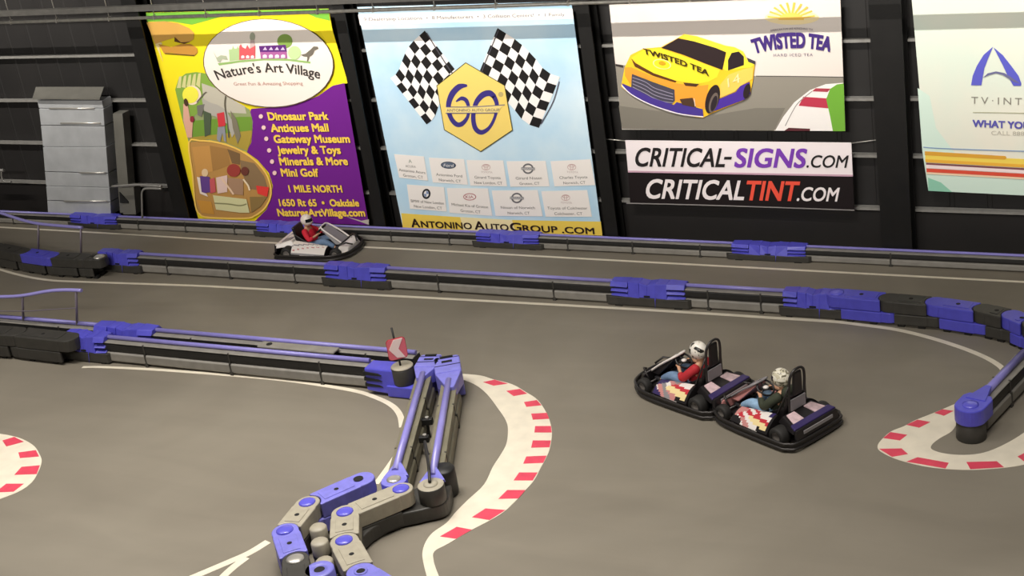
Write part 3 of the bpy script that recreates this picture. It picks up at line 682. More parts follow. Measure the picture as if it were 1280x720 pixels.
# --- village banner
B = Banner('village_banner', 'purple and yellow village banner listing attractions, hung on the black wall', 'banner',
           [(182, 16), (410.5, 11), (461, 281), (248, 274)], '#e6d220')
B.poly([[(182, 16), (410.5, 11), (412.5, 26), (395, 22), (380, 15), (290, 17), (262, 25), (240, 31), (215, 27), (184, 27)]], '#6fae3c', 1)
B.poly([[(365, 24), (385, 24), (400, 29), (414, 33), (418, 54), (412, 48), (396, 36)]], '#f0c420', 1)
B.poly([[(414, 32), (435, 104), (425, 105), (408, 112), (388, 125), (405, 85), (412, 60), (400, 38)]], '#f3dc22', 1)
B.poly([[(430.5, 104), (461, 281), (318, 277), (333, 262), (340, 246), (341, 232), (336, 216), (322, 200), (308, 190), (314, 178), (316, 160), (312, 142), (314, 136), (345, 134), (375, 129), (398, 120), (416, 107)]], '#6d1f86', 2)
B.poly([[(430.5, 270), (461, 281), (461, 274), (452, 276)]], '#b9b0a8', 3)
B.cur = 'dinosaur_head_print'
# dinosaur head
B.poly([[(183, 28), (205, 26.5), (222, 29), (236, 35), (242.5, 41), (242, 49), (236, 53), (226, 53.5), (218, 47), (205, 51), (194, 55)]], '#c89a4c', 3, 'dinosaur_head')
B.poly([[(198, 55), (214, 59), (226, 55), (238, 55), (246, 60), (247, 66), (242, 70), (228, 69), (214, 66), (205, 67)]], '#b98538', 3, 'dinosaur_head')
B.poly([[(218, 46), (226, 53), (238, 52), (230, 55), (218, 52)]], '#5a3a1e', 4); B.stroke([(206, 67), (222, 68), (243, 69.5)], 1.2, '#5a4020', 4)
B.poly([[(184, 28), (194, 55), (204, 78), (199, 60), (203, 54), (193, 50)]], '#d8c48a', 2)
B.cur = 'printed_photo#1'
# first photo: gardens and skeleton
ph1 = [(219, 112), (223, 99), (232, 92), (245, 90), (258, 92), (265, 100), (275, 112), (290, 124), (312, 137), (316, 152), (315, 170), (309, 190), (300, 187), (282, 179), (262, 175), (236, 178), (228, 150)]
B.poly([ph1], '#8f9a6a', 2, 'printed_photo')
B.poly([[(219, 112), (223, 99), (232, 92), (245, 90), (258, 92), (265, 100), (270, 110), (262, 130), (236, 150), (228, 150)]], '#7fa043', 3, 'printed_photo')
B.poly([[(252, 104), (275, 112), (290, 124), (306, 133), (308, 142), (270, 140), (255, 130)]], '#b9b3a2', 3, 'printed_photo')
B.poly([[(229, 152), (300, 146), (315, 146), (315, 165), (236, 172)]], '#6f9438', 3, 'printed_photo')
B.poly([[(236, 172), (315, 163), (315, 170), (309, 189), (282, 178), (262, 174), (240, 177)]], '#a8923e', 3, 'printed_photo')
for k in range(5): B.poly([[(221 + k * 6, 110 - k), (224 + k * 6, 96 - k), (227 + k * 6, 95 - k), (226 + k * 6, 110)]], '#c9c58a', 4)
B.ell(240, 119, 11.5, 12, '#e9d4c0', 4); B.ell(238, 118.5, 10, 10.5, '#e8e04a', 5, 'printed_sun')
B.poly([[(252, 122), (262, 128), (272, 131), (282, 137), (290, 150), (294, 165), (290, 172), (284, 155), (270, 146), (256, 142)]], '#a9a49a', 5)
B.poly([[(254, 138), (264, 142), (263, 168), (256, 171)]], '#4d5a44', 5); B.poly([[(288, 138), (296, 150), (301, 170), (297, 180), (291, 160)]], '#7c7562', 5)
B.stroke([(282, 120), (281, 132), (284, 150), (286, 172)], 1.6, '#5f5a4c', 6); B.stroke([(246, 128), (254, 118), (258, 115)], 1.4, '#6c675c', 6)
B.poly([[(271, 142), (280, 140), (282, 157), (273, 159)]], '#c83a42', 6); B.poly([[(272, 159), (281, 158), (283, 178), (280, 176), (278, 166), (275, 178), (271, 174)]], '#8d8e95', 6)
B.poly([[(229, 130), (234, 128), (238, 150), (241, 152), (240, 172), (234, 172), (229, 150)]], '#d7a58f', 6); B.ell(232.5, 128, 2.6, 5, '#4a3526', 7, rot=-0.2); B.ell(240, 149, 2.6, 4, '#8d2f3c', 7)
B.poly([[(246, 132), (256, 130), (252, 146), (247, 144)]], '#706e66', 5)
B.cur = 'printed_photo#2'
# second photo: children at a sluice
ph2 = [(236, 178), (250, 176), (265, 177), (283, 181), (300, 188), (318, 200), (332, 216), (338, 232), (338, 246), (331, 260), (318, 270), (305, 273), (262, 272), (250, 268), (244, 256), (241, 220)]
B.poly([ph2], '#b98c4e', 3, 'printed_photo'); B.stroke(ph2, 2.0, '#f3c860', 6, 'photo_border', closed=True, n=3)
B.poly([[(240, 184), (262, 182), (266, 214), (246, 222)]], '#c79350', 4); B.poly([[(262, 182), (284, 186), (288, 206), (266, 214)]], '#a67b45', 4)
B.poly([[(284, 186), (300, 192), (300, 206), (290, 204)]], '#7a5f40', 4); B.poly([[(300, 200), (318, 204), (330, 220), (336, 240), (312, 236), (302, 216)]], '#8a7050', 4)
B.ell(256, 216, 4, 5, '#e2c49a', 6); B.poly([[(250, 220), (262, 221), (264, 240), (252, 242)]], '#64448a', 6); B.poly([[(262, 224), (268, 222), (270, 240), (263, 242)]], '#c65a5e', 6)
B.poly([[(270, 222), (284, 219), (284, 240), (272, 242)]], '#e0c2b8', 6); B.ell(292, 213, 8.5, 8, '#9c4038', 7); B.ell(306, 214, 5, 5.5, '#6b3a30', 7)
B.poly([[(284, 222), (304, 224), (304, 244), (288, 242)]], '#a78468', 6); B.poly([[(320, 232), (336, 234), (334, 246), (322, 242)]], '#e0403a', 7)
B.stroke([(276, 222), (284, 232), (292, 243)], 2.2, '#e8c8a8', 8); B.stroke([(304, 224), (310, 232), (312, 238)], 2.0, '#ecd8b8', 8)
B.poly([[(246, 221), (250, 222), (252, 240), (258, 242), (260, 246), (250, 242)]], '#e8d8cc', 7)
B.poly([[(266, 244), (308, 249), (312, 266), (300, 266), (270, 262)]], '#d3cf9e', 7); B.stroke([(268, 254), (285, 255), (300, 257), (308, 255)], 1.6, '#8d8a62', 8)
B.poly([[(312, 246), (334, 246), (326, 258), (314, 266)]], '#8d7344', 6); B.poly([[(246, 250), (264, 252), (268, 268), (252, 266)]], '#c9913e', 5)
B.cur = 'oval_panel'
# oval sign with the village skyline
B.ell(335.5, 79, 81.8, 55.6, '#5a4632', 8, rot=0.06); B.ell(335.5, 78.8, 80.8, 54.6, '#e4dad0', 9, 'oval_panel', rot=0.06)
B.poly([[(272, 79), (300, 75.5), (330, 73), (360, 73.5), (388, 77), (388, 79.5), (360, 76), (330, 75.5), (300, 78), (274, 82)]], '#8fb06a', 10)
B.poly([[(286, 62), (299, 60), (299, 75), (287, 76.5)]], '#a8c08a', 10); B.poly([[(290, 62), (291, 57), (293, 61)], [(296, 61), (297, 57), (298, 60)]], '#a8c08a', 10)
B.poly([[(299, 58), (301, 55), (303, 59), (307, 61), (309, 56), (312, 61), (319, 57), (319, 73), (299, 75)]], '#c9575c', 11)
B.ell(315.5, 46, 3.4, 5.5, '#9aa08c', 10); B.poly([[(313, 50), (318, 50), (319, 64), (312, 64)]], '#b9a4a2', 10)
B.poly([[(323.5, 57.5), (357, 56), (358.5, 65), (325, 65.5)]], '#57256f', 11); B.poly([[(325, 65), (358, 64.5), (359, 73), (326, 73.5)]], '#a35d94', 11)
for k in range(4): B.poly([[(328.5 + k * 7.4, 62.5), (331.5 + k * 7.4, 58.5), (334 + k * 7.4, 62.5)]], '#c9b6cf', 12); B.poly([[(328.5 + k * 7.6, 72.5), (328.5 + k * 7.6, 69), (331 + k * 7.6, 68), (333.5 + k * 7.6, 69), (333.5 + k * 7.6, 72.3)]], '#f0dce4', 12)
for k in range(3): B.poly([[(301.5 + k * 6, 73), (301.5 + k * 6, 70), (303.5 + k * 6, 69), (305.5 + k * 6, 70), (305.5 + k * 6, 72.7)]], '#f0dce4', 12)
B.ell(356, 51.5, 9.5, 9, '#7d9a4a', 10); B.ell(368, 66, 8, 8.5, '#b6cf94', 11); B.poly([[(354, 58), (358, 58), (358, 74), (355, 74)]], '#8f9f62', 10)
B.poly([[(376, 68.5), (382, 67), (388, 62), (392, 58), (397, 58.3), (398, 61), (393, 63), (391, 68), (387, 71), (385, 77), (383.5, 77), (384, 71), (379, 70.5)]], '#6d665c', 11, 'small_dinosaur')
B.poly([[(266.5, 64), (271, 72), (276, 69), (283, 70), (285, 75), (278, 74), (275, 78), (272, 77)]], '#a9b096', 11)
B.text("Nature's Art Village", 272.5, 100, 399.5, 98.5, 11.5, '#3f3936', 11, 0.012, arc=9.0)
B.text('Great Fun & Amazing Shopping', 292.5, 107, 378.5, 106, 4.2, '#b98f84', 11)
for txt, x0, y0, x1, y1, h in (('Dinosaur Park', 336, 150, 410.5, 149.5, 9.2), ('Antiques Mall', 339.5, 164.7, 411, 164, 9.2), ('Gateway Museum', 343.5, 178.5, 437.5, 178, 9.2),
                               ('Jewelry & Toys', 347.5, 192, 426, 192, 9.2), ('Minerals & More', 350.5, 206.3, 435, 206, 9.2), ('Mini Golf', 352.5, 220.2, 398.5, 220.6, 9.2),
                               ('1 MILE NORTH', 362, 240, 428, 240.3, 8.2), ('1650 Rt 65  \u2022  Oakdale', 350, 257.5, 449, 257.8, 8.2), ('NaturesArtVillage.com', 348, 270, 456.5, 270.2, 8.6)):
    B.text(txt, x0, y0, x1, y1, h, '#f5cd52', 6, 0.034, name='lettering')
B.cur = 'bullet_dots'
for (x, y) in ((326, 145.5), (329.5, 159.5), (332.8, 173.5), (336.4, 188), (340, 202), (343.2, 216.2)): B.ell(x, y, 2.6, 2.8, '#f2c9c4', 6, 'bullet', n=14)

B.done()
# --- sixty years banner
B = Banner('dealer_banner', 'light blue banner with two checkered flags and a yellow hexagon', 'banner',
           [(446.5, 9), (714, 2), (752.5, 293.5), (503.5, 284)], '#c2def0',
           m=mat('pale_sky_blue_vinyl', '#d3e6f0', 0.6, col2='#a9d0ea', scale=0.55, spec=0.25))
B.poly([[(447.6, 18.5), (580, 14.5), (715.5, 11), (717, 23.5), (600, 27), (450, 31.5)]], '#f2ebe6', 1)
B.text('9 Dealership Locations  \u2022  8 Manufacturers  \u2022  3 Collision Centers!  \u2022  1 Family', 455, 26.3, 706, 20, 4.0, '#6d6a70', 2, 0.006)
FL = []
def flag(bx, by, pole, fx, fy, ni, nk, key):
    def cell(i, k):
        k0 = max(0, min(6, int(math.floor(k)))); t_ = k - k0
        ax = fx[k0] + (fx[k0 + 1] - fx[k0]) * t_; ay = fy[k0] + (fy[k0 + 1] - fy[k0]) * t_
        return ((bx + pole[0] * i + ax) / 4 + 440, (by + pole[1] * i + ay) / 4)
    B.cur = 'checkered_flag#%d' % key; bl, wh = [], []
    for i in range(ni):
        for k in range(nk):
            q = [cell(i - .5, k - .5), cell(i + .5, k - .5), cell(i + .5, k + .5), cell(i - .5, k + .5)]
            (bl if (i + k) % 2 == 0 else wh).append(q)
    B.poly(bl, '#1c1a1a', 2, 'checkered_flag'); B.poly(wh, '#f3eeea', 2, 'checkered_flag')
flag(365, 185, (30, 38.5), [0, -27, -55, -77, -93, -107, -120, -145], [0, 25, 50, 83, 120, 160, 198, 216], 6, 8, 0)
flag(740, 175, (-17.5, 42.5), [0, 43, 85, 118, 155, 187, 220, 267], [0, 27, 55, 88, 123, 163, 208, 223], 6, 8, 1)
B.cur = 'flag_poles'
B.stroke([(533, 41), (546, 62), (560, 84), (568, 95)], 1.4, '#4c4a52', 3); B.stroke([(623, 38), (614, 60), (605, 82), (602, 90)], 1.4, '#4c4a52', 3); B.stroke([(699, 102), (691, 128), (676, 155)], 1.3, '#5a5866', 3)
B.cur = 'yellow_hexagon'
hx = [(582, 78), (631, 106.5), (641, 163), (601, 190), (555, 162.5), (545.5, 107)]
B.poly([hx], '#3f3a22', 4); B.poly([[(593 + (x - 593) * 0.98, 134 + (y - 134) * 0.98) for x, y in hx]], '#f0d372', 5, 'yellow_hexagon')
B.cur = 'numeral_logo'
B.stroke([(584, 107), (574, 108.5), (565, 118), (560.5, 132), (563, 146), (570, 155), (577, 155), (584, 147), (586, 136), (583, 126), (577, 123), (570, 127)], [2.5, 7.5, 7.5, 6, 5.5, 6, 6, 4, 3.5, 5, 5, 1.5], '#3d3380', 6, 'numeral')
B.stroke([(618, 121), (612, 116.5), (603, 119), (595, 129), (591.5, 145), (594, 160), (602, 165.5), (612, 159), (619, 145), (621, 130), (617, 120)], [6, 7.5, 7.5, 6, 5.5, 6, 6, 4, 3.5, 5, 6], '#3d3380', 6, 'numeral')
B.poly([[(557, 134), (631, 130.8), (626, 134.5), (623, 141), (557, 141.5)]], '#f0d98a', 7); B.stroke([(557.5, 133.7), (590, 133.6), (631, 131)], 1.0, '#5d5680', 8); B.stroke([(557, 141.4), (590, 141.4), (622, 141)], 1.0, '#5d5680', 8)
B.text('ANTONINO AUTO GROUP', 558.5, 139.6, 624.5, 139, 3.3, '#5d5566', 8, 0.01); B.ell(626, 118, 3.3, 3.3, '#c2ac72', 6, n=16)
cards = [([(492.5, 192.5), (530, 195.5), (535, 226), (499, 222)], 'Acura', ['Antonino Acura', 'Groton, CT'], 'A'), ([(536, 197), (580, 199), (585, 231), (541, 228)], 'Ford', ['Antonino Ford', 'Norwich, CT'], 'oval'),
         ([(583, 200), (629, 200.5), (634, 233), (588, 232)], 'Toyota', ['Girard Toyota', 'New London, CT'], 'rings'), ([(633, 201.5), (682, 201), (687, 233), (638, 233.5)], 'Nissan', ['Girard Nissan', 'Groton, CT'], 'disc'),
         ([(688, 201.5), (738, 199), (744, 231.5), (693, 233)], 'Toyota', ['Charles Toyota', 'Norwich, CT'], 'rings'), ([(508.5, 230.5), (555, 234), (558.5, 264.5), (512.5, 261)], 'BMW', ['BMW of New London', 'New London, CT'], 'roundel'),
         ([(558.5, 235), (610, 235.5), (615.5, 270), (562, 266)], 'KIA', ['Michael Kia of Groton', 'Groton, CT'], 'kia'), ([(614.5, 238), (672, 237.5), (678.5, 270.5), (619.5, 270)], 'Nissan', ['Nissan of Norwich', 'Norwich, CT'], 'disc'),
         ([(676.5, 239), (734, 237.5), (740, 271), (682, 271)], 'Toyota', ['Toyota of Colchester', 'Colchester, CT'], 'rings')]
for ci, (q, nm, lines, kind) in enumerate(cards):
    B.cur = 'dealer_card#%d' % ci
    B.poly([q], '#efe9e4', 2, 'dealer_card')
    mxx = [(q[0][i] + q[1][i]) / 2 for i in (0, 1)]; bx = [(q[3][i] + q[2][i]) / 2 for i in (0, 1)]
    def at(t_): return (mxx[0] + (bx[0] - mxx[0]) * t_, mxx[1] + (bx[1] - mxx[1]) * t_)
    sl_ = (q[3][1] - q[2][1]) / (q[3][0] - q[2][0]) if q[2][0] != q[3][0] else 0
    wd = q[1][0] - q[0][0]
    for k, ln in enumerate(lines):
        cx, cy = at(0.72 if k == 0 else 0.93); hw = min(wd * 0.44, len(ln) * 1.25)
        if k: hw = min(hw, len(ln) * 1.3)
        B.text(ln, cx - hw, cy - sl_ * hw, cx + hw, cy + sl_ * hw, 3.3, '#77726f', 3, 0.004)
    cx, cy = at(0.3)
    if kind == 'oval': B.ell(cx + 1, cy - 1, 9.5, 4.4, '#39404e', 3, 'logo', rot=0.05); B.ell(cx + 1, cy - 1, 8.4, 3.5, '#5f6a7e', 4, 'logo', rot=0.05); B.text('Ford', cx - 5, cy + 0.8, cx + 7, cy + 1.3, 3.6, '#e9e6e4', 5, 0.0, it=0.3)
    elif kind == 'rings':
        for (rx, ry, dy) in ((5.2, 3.6, 0), (1.6, 3.3, 0.2), (3.6, 1.5, -1.4)): B.stroke([(cx + rx * math.cos(a * math.pi / 6), cy - 1 + dy + ry * math.sin(a * math.pi / 6)) for a in range(12)], 0.6, '#c9a9a6', 3, 'logo', closed=True, n=2)
        B.text('TOYOTA', cx - 6, cy + 6.2, cx + 8, cy + 6.6, 2.2, '#b9a8a6', 3)
    elif kind == 'disc':
        B.stroke([(cx + 1 + 6 * math.cos(a * math.pi / 6), cy + 5.6 * math.sin(a * math.pi / 6)) for a in range(12)], 2.0, '#6f6d70', 3, 'logo', closed=True, n=2)
        B.poly([[(cx - 7.5, cy - 1.8), (cx + 9.5, cy - 1.4), (cx + 9.5, cy + 1.8), (cx - 7.5, cy + 1.4)]], '#8d8b8e', 4, 'logo'); B.text('NISSAN', cx - 6.5, cy + 1.0, cx + 8.5, cy + 1.2, 2.0, '#e4e0de', 5)
    elif kind == 'roundel':
        B.ell(cx, cy + 1, 5.2, 6.4, '#2b2b30', 3, 'logo', rot=0.1); B.ell(cx, cy + 1, 3.2, 4.0, '#e8e4e4', 4, 'logo', rot=0.1)
        B.poly([[(cx, cy + 1), (cx, cy - 3), (cx + 2.4, cy - 1.6), (cx + 3.2, cy + 1)], [(cx, cy + 1), (cx, cy + 5), (cx - 2.4, cy + 3.6), (cx - 3.2, cy + 1)]], '#7f93b8', 5, 'logo')
    elif kind == 'kia': B.stroke([(cx + 1.5 + 7.6 * math.cos(a * math.pi / 6), cy + 1 + 4 * math.sin(a * math.pi / 6)) for a in range(12)], 0.9, '#b06068', 3, 'logo', closed=True, n=2); B.text('KIA', cx - 3.5, cy + 2.8, cx + 6.5, cy + 3.1, 3.6, '#a8505a', 3, 0.01)
    else: B.text('A', cx - 2, cy + 0.6, cx + 2, cy + 0.6, 4.2, '#8d9a8c', 3); B.text('ACURA', cx - 6, cy + 6, cx + 7, cy + 7, 3.0, '#9a9694', 3)
B.cur = 'yellow_strip'
B.poly([[(501.5, 266.5), (560, 270.5), (640, 275), (751, 277), (753, 294.5), (503.5, 285.5)]], '#f0cf5a', 2, 'yellow_strip'); B.poly([[(575, 271.5), (640, 275), (645, 291), (580, 288.5)]], '#f3e3b0', 3, 'yellow_strip')
for txt, x0, x1, h in (('A', 515, 525, 10), ('NTONINO', 527, 590, 7.6), ('A', 594, 606, 10), ('UTO', 608, 636, 7.6), ('G', 638.5, 652, 10), ('ROUP', 654, 697, 7.6), ('.COM', 703, 743, 7.6)):
    yb = lambda x: 283.5 + (x - 515) * 0.040
    B.text(txt, x0, yb(x0), x1, yb(x1), h, '#2d1c1c', 4, 0.02)

B.done()
# --- racing car banner
B = Banner('racing_banner', 'race car banner with a yellow car and purple tea lettering', 'banner',
           [(761.5, 6), (1050.3, -4), (1056.6, 164), (777.5, 162)], '#d9d0c8')
k4 = lambda pts: [(770 + x / 5.537, 30 + y / 5.538) for x, y in pts]
k3 = lambda pts: [(720 + x / 3.556, y / 3.556) for x, y in pts]
B.poly([k3([(175, 288), (400, 300), (800, 338), (1188, 342), (1197, 580), (205, 573)])], '#8d877c', 1)
B.poly([k3([(190, 470), (560, 520), (800, 480), (930, 480), (880, 581), (205, 573)])], '#7a756b', 2)
B.poly([k3([(175, 284), (210, 290), (210, 302), (177, 294)])], '#3a3230', 2)
B.stroke(k3([(800, 338), (1000, 340), (1188, 343)]), 0.9, '#4a4642', 2)
B.poly([k3([(885, 581), (920, 520), (970, 455), (1040, 400), (1110, 374), (1188, 368), (1197, 582)])], '#ebe6e2', 3)
B.poly([k3([(1190, 371), (1197, 583), (1142, 583), (1130, 520), (1112, 440), (1130, 395), (1160, 375)])], '#6fa83a', 5, 'grass_print')
B.poly([k3([(1010, 430), (1115, 437), (1122, 482), (990, 470)])], '#b8394e', 4); B.poly([k3([(1065, 392), (1132, 394), (1118, 409), (1050, 406)])], '#a8404e', 4); B.poly([k3([(945, 568), (1040, 572), (1040, 582), (925, 582)])], '#5a2a30', 4)
B.stroke(k3([(930, 560), (960, 500), (990, 455), (1050, 405)]), 1.0, '#8f8a86', 4)
B.cur = 'sun_print'
# sun
cx, cy = 989, 24
B.ell(990, 22, 34, 9, '#ecd9a8', 2)
B.poly([[(cx + 9 * math.cos(a), cy - 6 * math.sin(a)), (cx + 30 * math.cos(a + 0.10), cy - 21 * math.sin(a + 0.10)), (cx + 30 * math.cos(a + 0.2), cy - 21 * math.sin(a + 0.2)), (cx + 9 * math.cos(a + 0.28), cy - 6 * math.sin(a + 0.28))] for a in [0.05 + i * 0.31 for i in range(10)]], '#e2b64e', 3, 'sun_rays')
B.ell(cx, cy + 1, 16, 9, '#eec25a', 4, 'sun_rays', a0=180, a1=360, n=20)
B.text('AMERICAN FUN LIKE REFRESHING TEA', 963, 40, 1016, 38.5, 2.6, '#7d7280', 3, arc=2.2)
B.text('TWISTED TEA', 943.5, 66.5, 1037, 64, 16, '#3f2a72', 3, 0.045, arc=6.0, tall=17.5)
B.text('HARD ICED TEA', 967, 70.7, 1016, 70.2, 3.6, '#6d6278', 3, 0.004, space=1.25)
B.cur = 'car_print'
# car
B.poly([k4([(35, 430), (60, 300), (100, 215), (190, 170), (310, 160), (430, 95), (470, 70), (560, 85), (760, 150), (820, 160), (880, 190), (905, 240), (960, 285), (950, 380), (930, 480), (880, 530), (660, 620), (600, 650), (440, 625), (250, 565), (110, 495), (40, 440)])], '#f2c02a', 6, 'printed_car')
B.poly([k4([(105, 235), (190, 180), (310, 170), (500, 235), (720, 315), (700, 370), (640, 400), (560, 415), (400, 390), (200, 320)])], '#e8d630', 7, 'printed_car')
B.poly([k4([(440, 92), (480, 74), (560, 85), (770, 155), (820, 165), (880, 190), (900, 240), (955, 280), (930, 300), (880, 305), (770, 325), (740, 310), (765, 200), (600, 140)])], '#efe03a', 7, 'printed_car')
B.poly([k4([(430, 98), (540, 120), (690, 165), (762, 195), (735, 318), (620, 275), (470, 215), (312, 165)])], '#2b1f20', 8, 'printed_window')
B.poly([k4([(800, 200), (850, 190), (885, 225), (885, 285), (775, 322), (775, 250)])], '#281d22', 8, 'printed_window')
B.poly([k4([(905, 232), (965, 258), (962, 280), (915, 262)])], '#3a3440', 8)
B.poly([k4([(105, 238), (135, 270), (260, 340), (420, 395), (410, 405), (260, 360), (130, 295)])], '#5a3418', 8); B.poly([k4([(60, 300), (105, 300), (260, 365), (420, 410), (560, 430), (640, 420), (620, 590), (520, 560), (410, 530), (390, 445), (120, 350), (100, 420), (62, 360)])], '#ee9a34', 8, 'printed_car')
B.poly([k4([(465, 405), (575, 415), (555, 435), (480, 428)])], '#4d3220', 9); B.poly([k4([(110, 345), (250, 400), (405, 455), (408, 530), (380, 560), (250, 510), (105, 440)])], '#454250', 9, 'grille')
for k in range(4): B.stroke(k4([(115, 370 + k * 22), (200, 400 + k * 26), (260, 440 + k * 24), (330, 465 + k * 24), (395, 485 + k * 20)]), 0.8, '#9a94a8', 10)
B.poly([k4([(40, 410), (110, 440), (250, 510), (400, 560), (420, 540), (600, 590), (605, 640), (440, 620), (260, 565), (110, 495), (45, 430)])], '#46358a', 10, 'printed_car'); B.stroke(k4([(40, 425), (110, 490), (250, 562), (440, 622), (605, 642)]), 1.2, '#efe8f0', 11)
B.poly([k4([(440, 520), (530, 510), (555, 580), (460, 560)])], '#4a3426', 11); B.stroke(k4([(540, 515), (548, 570)]), 0.8, '#efe0d0', 12)
B.ell(*k4([(668, 520)])[0], 8.2, 18.5, '#2a2022', 11, 'printed_wheel', rot=0.28); B.ell(*k4([(675, 545)])[0], 5.0, 13, '#6d6058', 12, 'printed_wheel', rot=0.28); B.ell(*k4([(678, 550)])[0], 3.4, 10, '#2c2428', 13, 'printed_wheel', rot=0.28)
B.poly([k4([(690, 530), (830, 470), (860, 430), (925, 400), (930, 480), (885, 525), (660, 610)])], '#4a2f96', 10, 'printed_car'); B.poly([k4([(720, 420), (780, 350), (890, 310), (950, 300), (945, 380), (860, 430), (820, 470), (720, 510)])], '#e8c45a', 9, 'printed_car')
B.ell(*k4([(905, 465)])[0], 4, 9.5, '#2a2022', 11, 'printed_wheel', rot=0.25); B.text('14', *k4([(775, 440)])[0], *k4([(860, 400)])[0], 11, '#f0dfa0', 12)
B.ell(*k4([(318, 278)])[0], 11.5, 6.2, '#f8f0a0', 9, rot=0.2); B.ell(*k4([(318, 278)])[0], 10.2, 5.2, '#efdc2a', 10, rot=0.2); B.ell(*k4([(320, 272)])[0], 4.5, 2.6, '#c79a20', 11, rot=0.2)
B.text('TWISTED TEA', *k4([(195, 205)])[0], *k4([(640, 360)])[0], 6.5, '#40300f', 12, 0.03, arc=2.0)

B.done()
# --- the two web address signs
B = Banner('web_address_sign', 'white web address sign below the racing car banner', 'sign', [(781.5, 175.5), (1064, 178.5), (1066, 220), (785, 214.5)], '#f0e6e8', y=YB - 0.05)
yb = lambda x: 207.7 + (x - 793) * 0.0072
B.text('CRITICAL', 792.5, yb(792.5), 905, yb(905), 22.5, '#231f20', 2, 0.016, it=0.3); B.poly([[(905.5, 196), (915, 196), (914, 199.6), (904.8, 199.5)]], '#231f20', 2)
B.text('SIGNS', 918, yb(918), 1005, yb(1005), 22.5, '#7a3fb0', 2, 0.022, it=0.25); B.text('.COM', 1008, yb(1008), 1057.5, yb(1057), 15, '#231f20', 2, 0.01, it=0.25)
B.poly([[(785, 213.3), (1066, 218.5), (1066, 220.8), (785, 215.5)]], '#c9a3b4', 3)
for a_, b_ in (((781.5, 176), (753, 173.5)), ((1064, 179), (1096, 175))):
    MB().tube([B.inv @ W(a_[0], a_[1], B.y), B.inv @ W(b_[0], b_[1], B.y)], 0.012, 6).build('tie_rope', M['silver'], B.t)
B.done()
B = Banner('web_address_sign', 'black web address sign with white and red letters under the white sign', 'sign', [(785.3, 216.3), (1066, 221.5), (1068, 262), (787.5, 254)], '#1a1314', y=YB - 0.05)
yb = lambda x: 247.5 + (x - 806) * 0.017
B.text('CRITICAL', 806, yb(806), 929, yb(929), 23, '#efe6e6', 2, 0.02, it=0.3); B.text('TINT', 930.5, yb(930), 995, yb(995), 23, '#ea5440', 2, 0.024, it=0.25); B.text('.COM', 996, yb(996), 1046, yb(1046), 16.5, '#efe6e6', 2, 0.016, it=0.25)
B.stroke([(783, 254), (900, 257), (1068, 262.8)], 1.4, '#8a8684', 3, 'bottom_hem')

B.done()
# --- pale banner cut by the right frame edge
B = Banner('integrator_banner', 'pale banner with a purple arched logo at the right frame edge', 'banner', [(1139, -8), (1425, -16), (1437, 252), (1160.5, 238.5)], '#dfdcce',
           m=mat('pale_cream_vinyl', '#e4dfd0', 0.6, col2='#d3e0d2', scale=0.5, spec=0.25))
B.poly([[(1153, 190), (1170, 160), (1200, 200), (1240, 215), (1437, 225), (1437, 252), (1160.5, 238.5)], [(1147, 110), (1162, 120), (1170, 160), (1153, 190)]], '#cfe3d6', 1)
B.poly([[(1160, 222), (1176, 228), (1190, 240), (1160.5, 238.5)]], '#8fc7ae', 2)
qb = lambda pts: [(1070 + x / 4.8, y / 4.8) for x, y in pts]
B.cur = 'arch_logo'
B.poly([qb([(690, 512), (700, 455), (725, 395), (765, 330), (822, 280), (795, 345), (770, 410), (752, 512)])], '#5a5cc0', 3, 'logo')
B.poly([qb([(825, 284), (880, 330), (935, 400), (975, 455), (992, 500), (990, 515), (945, 515), (915, 465), (880, 390)])], '#5a5cc0', 3, 'logo')
B.poly([qb([(760, 468), (790, 440), (840, 428), (890, 438), (930, 462), (990, 505), (940, 488), (880, 450), (840, 440), (800, 450)])], '#6a6a90', 4, 'logo')
B.text('TV\u00b7INTE', 1214, 129.5, 1288, 131.5, 8.6, '#8a867c', 3, 0.0, space=1.45)
B.stroke([(1216, 140.5), (1250, 141), (1400, 143.5)], 0.8, '#9a9a7a', 3)
B.text('WHAT YOU', 1216, 158.3, 1287, 161.2, 8.2, '#5a57a8', 3, 0.035)
B.text('CALL 888-1', 1239, 168.5, 1287, 169.8, 5.0, '#b9b4a8', 3, 0.0)
B.stroke([(1154, 184), (1200, 186.5), (1437, 194)], 1.2, '#7f9ac0', 3)
B.cur = 'colour_bands'
def band(x0, ya, x1, yb_, w0, w1, c, l): B.poly([[(x0, ya), (x1, yb_), (x1, yb_ + w1), (x0, ya + w0)]], c, l, 'colour_band')
band(1156, 189, 1256, 195, 5, 4.5, '#d9a03a', 4); B.ell(1255.5, 197.2, 2.4, 2.3, '#d9a03a', 4, 'colour_band', n=14)
band(1156.5, 193, 1437, 206, 9, 7, '#edd05a', 3); band(1157, 199, 1437, 214, 4, 4, '#e8b040', 4); band(1157.5, 203.5, 1437, 219, 2.5, 2.5, '#7d4a52', 5); band(1157.6, 205.8, 1437, 221.5, 4.2, 4.2, '#f0dcdc', 5); band(1158, 210.5, 1437, 226, 4.5, 4.5, '#d9503c', 5)
band(1158.3, 214.5, 1437, 230, 3, 3, '#f0cfb0', 4)
B.done()
